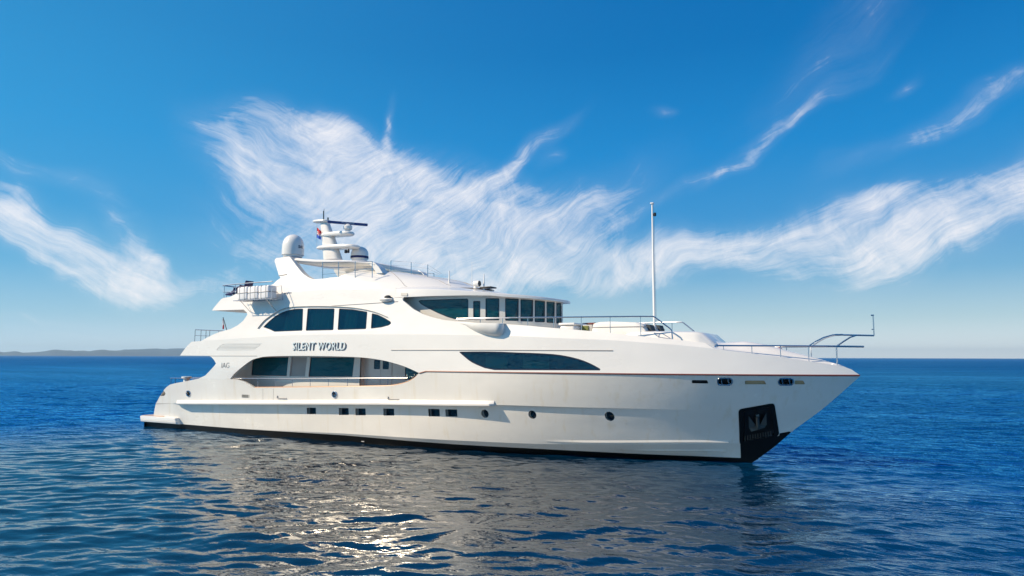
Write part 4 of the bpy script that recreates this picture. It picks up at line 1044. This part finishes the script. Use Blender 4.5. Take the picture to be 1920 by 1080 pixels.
g1 = [(40.448, 5.449), (41.862, 5.396), (41.881, 6.219)]
bpul.tube([(g1[0][0], 0, g1[0][1]), (g1[1][0], 0, g1[1][1])], .035, 7)
PUL = bpul.build('pulpit', 'steel', Y)
jk = MB().tube([(g1[1][0], 0, g1[1][1]), (g1[1][0], 0, g1[2][1])], .025, 7).tube([(g1[1][0] - .08, 0, g1[2][1]), (g1[1][0] + .03, 0, g1[2][1])], .03, 6)
jk.tube([(g1[1][0] - .08, 0, g1[1][1] + .25), (g1[1][0], 0, g1[1][1] + .25)], .02, 5).build('jackstaff', 'steel', PUL)

# -- fly deck and aft rails
tops = [(605, 492, 526), (635, 491.5, 523.5), (666, 491, 521), (698, 491, 517.5)]
fp = [(14.878, 9.724), (16.052, 9.664), (17.229, 9.604), (18.408, 9.528), (14.922, 8.7), (16.089, 8.715), (17.26, 8.727), (18.432, 8.766)]
fr_ = MB()
for s_ in (0, .33, .66):
    fr_.tube([(fp[i][0] * (1 - s_) + fp[i + 4][0] * s_, -2.9, fp[i][1] * (1 - s_) + fp[i + 4][1] * s_ + (.02 if i % 2 else 0)) for i in range(4)], .016 if s_ == 0 else .008, 5)
FR = fr_.build('fly_rail', 'steel', Y)
for i in range(4): MB().tube([(fp[i][0], -2.9, fp[i][1] + .03), (fp[i + 4][0], -2.9, fp[i + 4][1] - .1)], .022, 6).build('stanchion', 'steel', FR)
twin(FR)
fq = [(18.319, 9.827), (19.712, 9.648), (20.813, 9.446), (18.339, 9.09), (19.727, 8.984), (20.825, 8.807), (21.513, 8.971), (22.732, 8.479)]
fr2 = MB()
for s_ in (0.02, .35, .7): fr2.tube([(fq[i][0] * (1 - s_) + fq[i + 3][0] * s_, -1.2, fq[i][1] * (1 - s_) + fq[i + 3][1] * s_) for i in range(3)] + [(fq[2][0] + .9 - .3 * s_, -1.2, fq[5][1] - .1 * s_ + .1)], .008, 5)
FR2 = fr2.build('cowl_rail', 'steel', Y)
for i in range(3): MB().tube([(fq[i][0], -1.2, fq[i][1]), (fq[i + 3][0], -1.2, fq[i + 3][1] - .2)], .02, 6).build('stanchion', 'steel', FR2)
ya = -3.0
ra = [(6.905, 8.784), (8.035, 8.812), (9.318, 8.83), (11.13, 8.835), (6.933, 8.389), (7.976, 8.296), (7.048, 8.794), (7.1, 8.039), (8.035, 8.812), (8.08, 8.13)]
afr = MB().tube([(x, ya, z) for x, z in ra[:4]], .03, 7).tube([(ra[4][0], ya, ra[4][1]), (ra[5][0] + .2, ya, ra[4][1] - .05)], .018, 6)
afr.tube([(ra[0][0], ya, ra[0][1]), (ra[0][0], 3.0, ra[0][1])], .03, 7).tube([(ra[4][0], ya, ra[4][1]), (ra[4][0], 3.0, ra[4][1])], .018, 6)
AFR = afr.build('aft_fly_rail', 'steel', Y)
for x, z0, z1 in ((ra[6][0], ra[6][1], ra[7][1] - .1), (ra[8][0], ra[8][1], ra[9][1] - .1)): MB().tube([(x, ya, z0), (x, ya, z1)], .02, 6).build('stanchion', 'steel', AFR)
for y_ in (-2.2, -1.4, -.6, .6, 1.4, 2.2, 3.0): MB().tube([(ra[0][0], y_, ra[0][1]), (ra[0][0], y_, 7.3)], .02, 6).build('stanchion', 'steel', AFR)
ru = [(4.825, 6.109), (4.878, 5.426), (4.852, 5.755)]
ar2 = MB()
for z in (ru[0][1], ru[2][1]): ar2.tube([(ru[0][0], -3.2, z), (ru[0][0], 3.2, z)], .026 if z == ru[0][1] else .014, 7)
AR2 = ar2.build('aft_deck_rail', 'steel', Y)
for y_ in (-3.2, -2.78, -2.42, -2.15, -1.5, -.9, 0, .9, 1.8, 2.6, 3.2): MB().tube([(ru[0][0], y_, ru[0][1]), (ru[0][0], y_, 4.66)], .02, 6).build('stanchion', 'steel', AR2)
rm = [(1.834, 3.067), (4.562, 3.098), (2.098, 3.072), (2.466, 3.078)]
ar3 = MB().tube([(rm[0][0], -2.6, rm[0][1]), (rm[0][0], 2.6, rm[0][1])], .022, 7).tube([(rm[0][0], -2.6, rm[0][1]), (rm[1][0], -2.6, rm[1][1])], .022, 7)
AR3 = ar3.build('stern_rail', 'steel', Y)
for y_ in (-2.6, -2.3, 0, 2.3, 2.6): MB().tube([(rm[0][0] + .1, y_, rm[0][1]), (rm[0][0] + .1, y_, 2.2)], .02, 6).build('stanchion', 'steel', AR3)
cpx = [(3.441, 3.195), (5.145, 3.272)]
MB().lathe((cpx[0][0], -2.6, 2.2), [(.26, 0), (.24, .5), (.18, .6), (.18, cpx[0][1] - 2.36), (.30, cpx[0][1] - 2.3), (.30, cpx[0][1] - 2.2), (.1, cpx[0][1] - 2.18)], 20).build('capstan', 'white', Y)

# -- antennas and lights on the wheelhouse roof
ap = [(22.207, 9.018), (22.221, 8.108), (24.333, 8.729), (24.339, 7.984)]; a2 = [(22.512, 9.714), (22.527, 8.349)]
for x, y_, z1, z0, r_ in ((ap[0][0], -1.2, ap[0][1], ap[1][1], .045), (ap[2][0], -1.2, ap[2][1], ap[3][1], .035), (a2[0][0], .6, a2[0][1], a2[1][1], .014)):
    MB().tube([(x, y_, z0 - .15), (x, y_, z0 + .3), (x, y_, z0 + .35), (x, y_, z1)], [r_ * 1.4, r_ * 1.3, r_, r_ * .7], 8).build('antenna_pole', 'tube', Y)
s1 = [(23.963, 8.148), (23.512, 8.28)]
srch = MB().lathe((s1[0][0], -1.4, s1[0][1] - .15), [(.12, 0), (.10, .12), (.05, .16)], 16).lathe((s1[0][0] - .12, -1.4, s1[0][1] + .08), [(.1, 0), (.16, .05), (.17, .28), (.16, .34)], 18, axis='X').build('searchlight', 'white', Y)
MB().lathe((s1[0][0] + .222, -1.4, s1[0][1] + .08), [(.14, 0), (.14, .02), (.05, .03)], 18, axis='X').build('lens', 'black', srch)
MB().box((s1[1][0] - .15, -.7, s1[1][1] - .02), (s1[1][0] + .15, -.3, s1[1][1] + .10), .04).tube([(s1[1][0], -.5, s1[1][1]), (s1[1][0], -.5, 8.2)], .03, 6).build('horn', 'white', Y)
s2 = [(24.493, 7.981), (25.145, 7.938)]
MB().box((s2[0][0], -1.9, s2[0][1] - .05), (s2[1][0], -1.3, s2[0][1] + .02), .02).build('roof_hatch', 'black', Y)

# -- foremast
fm = [(32.848, 11.77), (32.823, 9.512), (32.768, 5.238)]
FM = MB().tube([(32.86, 0, 5.3), (32.86, 0, 8.3), (32.86, 0, fm[0][1])], [.064, .058, .036], 14).build('foremast', 'tube', Y)
MB().tube([(32.86, -.16, fm[0][1]), (32.86, .16, fm[0][1])], .03, 8).box((32.78, -.08, fm[0][1] - .02), (32.94, .08, fm[0][1] + .05), .02).build('crosshead', 'tube', FM)
MB().lathe((32.98, 0, fm[0][1] - .62), [(.02, 0), (.07, .02), (.07, .16), (.02, .18)], 12).box((32.88, -.02, fm[0][1] - .6), (32.96, .02, fm[0][1] - .5)).build('steaming_light', 'black', FM)
MB().tube([(32.95, .03, 5.6), (32.93, .03, fm[0][1] - .1)], .006, 4).build('halyard', 'groove', FM)
# -- foredeck trunk with sun pad
tk = MB(); rg = []
tr_ = [(32.086, 5.531), (32.284, 5.659), (35.095, 5.605), (35.385, 5.578), (35.9, 5.102), (35.807, 4.903)]
xt = [tr_[0][0], tr_[1][0] + .15, tr_[2][0], tr_[3][0], tr_[4][0], tr_[5][0] + .1]; zt2 = [tr_[0][1], tr_[1][1], tr_[2][1], tr_[3][1] - .02, tr_[4][1], tr_[5][1] - .2]
for x, z in zip(xt, zt2):
    w_ = max(.3, min(2.15, B(x, 5.0) - .32)); zb_ = 4.7
    rg.append([(x, -w_, zb_), (x, -w_ * .99, z - .18), (x, -w_ * .95, z - .05), (x, -w_ * .86, z), (x, w_ * .86, z), (x, w_ * .95, z - .05), (x, w_ * .99, z - .18), (x, w_, zb_)])
TK = tk.loft([list(reversed(r_)) for r_ in rg]).build('foredeck_trunk', 'white', Y, angle=35)

# ================================================================ things standing on the yacht
# life raft canisters in their cradle
cc = [(9.526, 7.753), (12.118, 7.717), (9.437, 8.442), (11.823, 8.486)]
cx0, cx1, cz0, cz1 = cc[0][0], cc[1][0], (cc[0][1] + cc[1][1]) / 2, cc[3][1] - .02
rk = MB()
for y_ in (-3.45, -4.15):
    rk.tube([(cx0 - .25, y_, cz0 - .06), (cx1 + .2, y_, cz0 - .06)], .022, 6)
for i in range(12):
    x = cx0 - .2 + (cx1 - cx0 + .35) * i / 11; rk.tube([(x, -3.3, cz0 - .06), (x, -4.15, cz0 - .06)], .012, 5)
for x in (cx0 + .3, cx1 - .2): rk.tube([(x, -3.28, cz0 - .75), (x, -4.1, cz0 - .08)], .02, 6)
rk.tube([(cx1 + .2, -3.3, cz0 - .06), (cx1 + .22, -3.45, cz0 + .75), (cx1 + .22, -4.15, cz0 + .55), (cx1 + .2, -4.15, cz0 - .06)], .02, 6)
rk.tube([(cx1 + .2, -3.2, cz0 + .35), (cx1 + .75, -3.2, cz0 + .35)], .025, 6)
rk.build('raft_cradle', 'steel', Y)
RAFT = ['white life raft canister at the aft end of the cradle', 'white life raft canister in the middle of the cradle', 'white life raft canister at the forward end of the cradle']
def raft(i):
    w_ = (cx1 - cx0) / 3; x0 = cx0 + w_ * i
    r_ = root('life_raft', (x0 + w_ / 2, -3.8, cz0 - .04), RAFT[i], 'life raft', 'life raft canisters beside the fly deck')
    MB().box((x0 + .02, -4.12, cz0 - .035), (x0 + w_ - .02, -3.48, cz1), .09, tilt=R(-3)).build('canister', 'whitecloth', r_)
    MB().box((x0 + .01, -4.14, cz0 + (cz1 - cz0) * .47), (x0 + w_ - .01, -3.46, cz0 + (cz1 - cz0) * .52), .01, tilt=R(-3)).build('seam_band', 'groove', r_)
    for f in (.28, .72): MB().box((x0 + w_ * f - .02, -4.135, cz0 - .045), (x0 + w_ * f + .02, -3.46, cz1 + .012), .008, tilt=R(-3)).build('strap', 'vent', r_)
for i in range(3): raft(i)
# navy loungers folded on the aft fly deck
NL = ['navy blue lounger nearest the rail corner on the aft fly deck', 'navy blue lounger between the other two on the aft fly deck', 'navy blue lounger closest to the life rafts on the aft fly deck']
for i, ((a, b), y_) in enumerate(zip([(437, 549.5), (448, 544.5), (459, 536.5)], (-2.2, -2.2, -2.2))):
    x, z = [(6.864, 8.395), (7.38, 8.539), (7.884, 8.781)][i]
    r_ = root('deck_lounger', (x, y_, 7.32), NL[i], 'lounger', 'navy loungers on the aft fly deck')
    MB().box((x - .35, y_ - .3, z - .12), (x + .35, y_ + .3, z), .04, tilt=R(-6)).build('seat', 'navy', r_)
    MB().box((x + .25, y_ - .3, z - .08), (x + .33, y_ + .3, z + .32), .03, tilt=R(18)).build('backrest', 'navy', r_)
    for dx in (-.28, .28):
        for dy in (-.25, .25): MB().tube([(x + dx, y_ + dy, z - .1), (x + dx, y_ + dy, 7.33)], .018, 6).build('leg', 'steel', r_)
# flags
fp_ = [(11.764, 12.44), (11.777, 12.135), (11.79, 11.831), (11.781, 11.529), (12.132, 12.071), (12.157, 11.801), (12.18, 11.465)]
def flag(name, x, y, z1, z0, w_, cols, label, dx, folds=1.5, pole=None, lean=0.0, drop=.35):
    r_ = root(name, (x, y, z0), label, 'flag')
    nx, nz = 16, 12; vs, fs, mi = [], [], []
    for j in range(nz + 1):
        for i in range(nx + 1):
            u, v_ = i / nx, j / nz
            vs.append((x + dx * w_ * u + lean * v_, y + .06 * math.sin(folds * 6.28 * u + v_) * u ** .5, z1 + (z0 - z1) * v_ - drop * u ** 1.3 * (1 - .3 * v_)))
    for j in range(nz):
        for i in range(nx): fs.append((j * (nx + 1) + i, j * (nx + 1) + i + 1, (j + 1) * (nx + 1) + i + 1, (j + 1) * (nx + 1) + i)); mi.append(min(len(cols) - 1, int(j / nz * len(cols))))
    o = new('flag_cloth', vs, fs, cols[0], r_)
    for c in cols[1:]: o.data.materials.append(M[c])
    o.data.polygons.foreach_set('material_index', mi)
    return r_, o
fr0, fo = flag('courtesy_flag', fp_[0][0], -.25, fp_[0][1], fp_[3][1] + .28, .42, ['red', 'whitecloth', 'blue'], 'small red, white and blue flag with a checkered shield beside the radar mast', 1, drop=.32)
ck = MB()
for i in range(4):
    for j in range(4):
        if (i + j) % 2 == 0:
            x0, z0_ = fp_[0][0] + .17 + i * .05, (fp_[0][1] + fp_[3][1] + .28) / 2 - .16 + j * .055; ck.add([(x0, -.34, z0_), (x0 + .05, -.34, z0_), (x0 + .05, -.34, z0_ + .055), (x0, -.34, z0_ + .055), (x0, -.32, z0_), (x0 + .05, -.32, z0_), (x0 + .05, -.32, z0_ + .055), (x0, -.32, z0_ + .055)], [(0, 1, 2, 3), (7, 6, 5, 4), (0, 4, 5, 1), (1, 5, 6, 2), (2, 6, 7, 3), (3, 7, 4, 0)])
ck.build('shield', 'red', fr0, smooth=False)
hp = [(11.749, 12.779), (11.815, 11.258)]
MB().tube([(hp[0][0], -.25, hp[0][1]), (hp[1][0], -.25, hp[1][1])], .006, 4).build('halyard', 'groove', fr0)
ep = [(3.322, 7.089), (3.834, 6.254), (3.311, 6.263)]
er, eo = flag('ensign', ep[0][0] + .03, 0, ep[0][1] - .05, ep[0][1] - .68, .20, ['whitecloth', 'whitecloth', 'red'], 'white and red ensign hanging from the leaning staff at the stern of the upper deck', -.4, lean=.12, drop=.2)
MB().tube([(ep[0][0], 0, ep[0][1]), (ep[1][0] + .35, 0, ep[1][1] - .95)], .028, 7).build('flagstaff', 'darksteel', er)
# foredeck furniture
cv = [(30.395, 5.739), (30.477, 6.058), (30.712, 6.112), (31.229, 6.125), (32.41, 6.061), (32.801, 5.962), (32.942, 5.675), (30.396, 5.875)]
r_ = root('covered_sofa', (cv[0][0], 0, 5.5), 'long seating block under a white and grey fitted cover on the foredeck', 'sofa')
rg = []
for x, z in [(cv[0][0], cv[0][1]), (cv[1][0], cv[1][1]), (cv[2][0], cv[2][1]), (cv[3][0], cv[3][1]), ((cv[3][0] + cv[4][0]) / 2, cv[3][1] - .03), (cv[4][0], cv[4][1]), (cv[5][0], cv[5][1]), (cv[6][0], cv[6][1])]:
    rg.append([(x, -1.75, 5.35), (x, -1.74, z - .14), (x, -1.66, z - .03), (x, -1.5, z), (x, -.5, z + .03), (x, .5, z - .01), (x, 1.5, z), (x, 1.66, z - .03), (x, 1.74, z - .14), (x, 1.75, 5.35)])
MB().loft([list(reversed(q_)) for q_ in rg]).build('fitted_cover', 'soft', r_, angle=60)
MB().box((cv[0][0] + .05, -1.765, cv[7][1] - .03), (cv[6][0] - .05, 1.765, cv[7][1]), .008).build('piping', 'groove', r_)
b0 = [(28.817, 6.096), (29.52, 5.795)]
r_ = root('deck_locker', (b0[0][0] + .4, -1.3, 5.5), 'white rounded locker just ahead of the wheelhouse windows', 'locker')
MB().box((b0[0][0], -1.8, 5.48), (b0[1][0] + .05, -.3, b0[0][1] - .12), .10).build('box', 'white', r_); MB().box((b0[0][0] - .04, -1.86, b0[0][1] - .12), (b0[1][0] + .09, -.26, b0[0][1]), .05).build('lid', 'white', r_)
b1 = [(29.217, 6.048), (30.166, 5.79), (29.628, 5.976), (29.978, 5.793)]
r_ = root('deck_bench', (b1[0][0] + .7, -.6, 5.5), 'grey bench with an olive green cushion behind the foredeck rail', 'bench')
MB().box((b1[0][0], -1.0, 5.48), (b1[1][0], .6, b1[0][1] - .02), .05).build('seat', 'vent', r_); MB().box((b1[2][0], -1.06, b1[3][1] - .06), (b1[3][0], -.98, b1[2][1]), .03).build('cushion', 'green', r_)
b2 = [(28.639, 6.174), (29.803, 6.19), (29.098, 6.191), (29.04, 6.126)]
tag(MB().box((b2[0][0], .3, b2[0][1] - .06), (b2[2][0], 1.4, b2[0][1]), .02).build('folded_cover', 'blue'), 'blue folded cloth lying flat on the grey bench', 'folded cloth')
tag(MB().box((b2[2][0] + .03, .3, b2[1][1] - .10), (b2[1][0], 1.4, b2[1][1]), .03, tilt=R(-1)).build('folded_cover', 'rubline'), 'dark red folded cloth beside the blue one, aft of the covered sofa', 'folded cloth')
for i, (a, b, c_, y_, lab) in enumerate((((1205, 620), (1212, 609), (1228.5, 620), -.9, 'dark grey reclining chair with a tan wicker side, starboard one by the foremast foot'), ((1229, 619.5), (1230.5, 610), (1246, 619.5), .9, 'dark grey reclining chair on the port side of the foremast foot'))):
    q_ = [(32.561, 5.681), (32.766, 5.97), (33.143, 5.685)] if i == 0 else [(32.677, 5.743), (32.709, 6.024), (33.091, 5.749)]
    r_ = root('reclining_chair', (q_[0][0] + .4, y_, 5.45), lab, 'chair', 'reclining chairs on the foredeck sun pad')
    xb, zb2, xt_, zt3 = q_[2][0], q_[2][1], q_[1][0], q_[1][1]; z0_ = 5.5
    v = [(xt_, y_ - .35, zt3), (xt_ + .22, y_ - .35, zt3 - .01), (xb, y_ - .35, z0_), (xb - .28, y_ - .35, z0_)]
    MB().add(v + [(a_, b_ + .7, c2) for a_, b_, c2 in v], [(0, 3, 2, 1), (4, 5, 6, 7), (0, 1, 5, 4), (1, 2, 6, 5), (2, 3, 7, 6), (3, 0, 4, 7)]).build('backrest', 'greycush', r_, smooth=False)
    if i == 0:
        v = [(xt_ - .02, y_ - .36, zt3 - .03), (xb - .3, y_ - .36, z0_), (q_[0][0] - .02, y_ - .36, z0_), (q_[0][0] + .12, y_ - .36, z0_ + .22)]
        MB().add(v + [(a_, b_ + .06, c2) for a_, b_, c2 in v], [(0, 3, 2, 1), (4, 5, 6, 7), (0, 1, 5, 4), (1, 2, 6, 5), (2, 3, 7, 6), (3, 0, 4, 7)]).build('side_panel', 'tan', r_, smooth=False)
    MB().box((q_[0][0] - .1, y_ - .34, z0_ - .02), (xb, y_ + .34, z0_ + .10), .03).build('seat', 'greycush', r_)
lb_ = [(37.992, 4.534)][0]
tag(MB().tube([(lb_[0] + .28 * math.cos(R(a)), .5 + .28 * math.sin(R(a)) * .9, lerpt(ZTOP, lb_[0]) + .26 + .04 * math.cos(R(a))) for a in range(0, 361, 20)], .055, 8, caps=False).build('life_ring', 'red'), 'red ring lying on the white foredeck behind the bow rail', 'life ring')

# lettering becomes plain mesh
bpy.context.view_layer.update()
dg = bpy.context.evaluated_depsgraph_get()
fonts = [o for o in bpy.data.objects if o.type == 'FONT']
made = [(o, bpy.data.meshes.new_from_object(o.evaluated_get(dg))) for o in fonts]
for o, me in made:
    nm, par, mb_ = o.name, o.parent, o.matrix_basis.copy()
    if not me.materials: me.materials.append(o.data.materials[0])
    bpy.data.objects.remove(o)
    n_ = bpy.data.objects.new(nm, me); COL.objects.link(n_); n_.parent = par; n_.matrix_basis = mb_
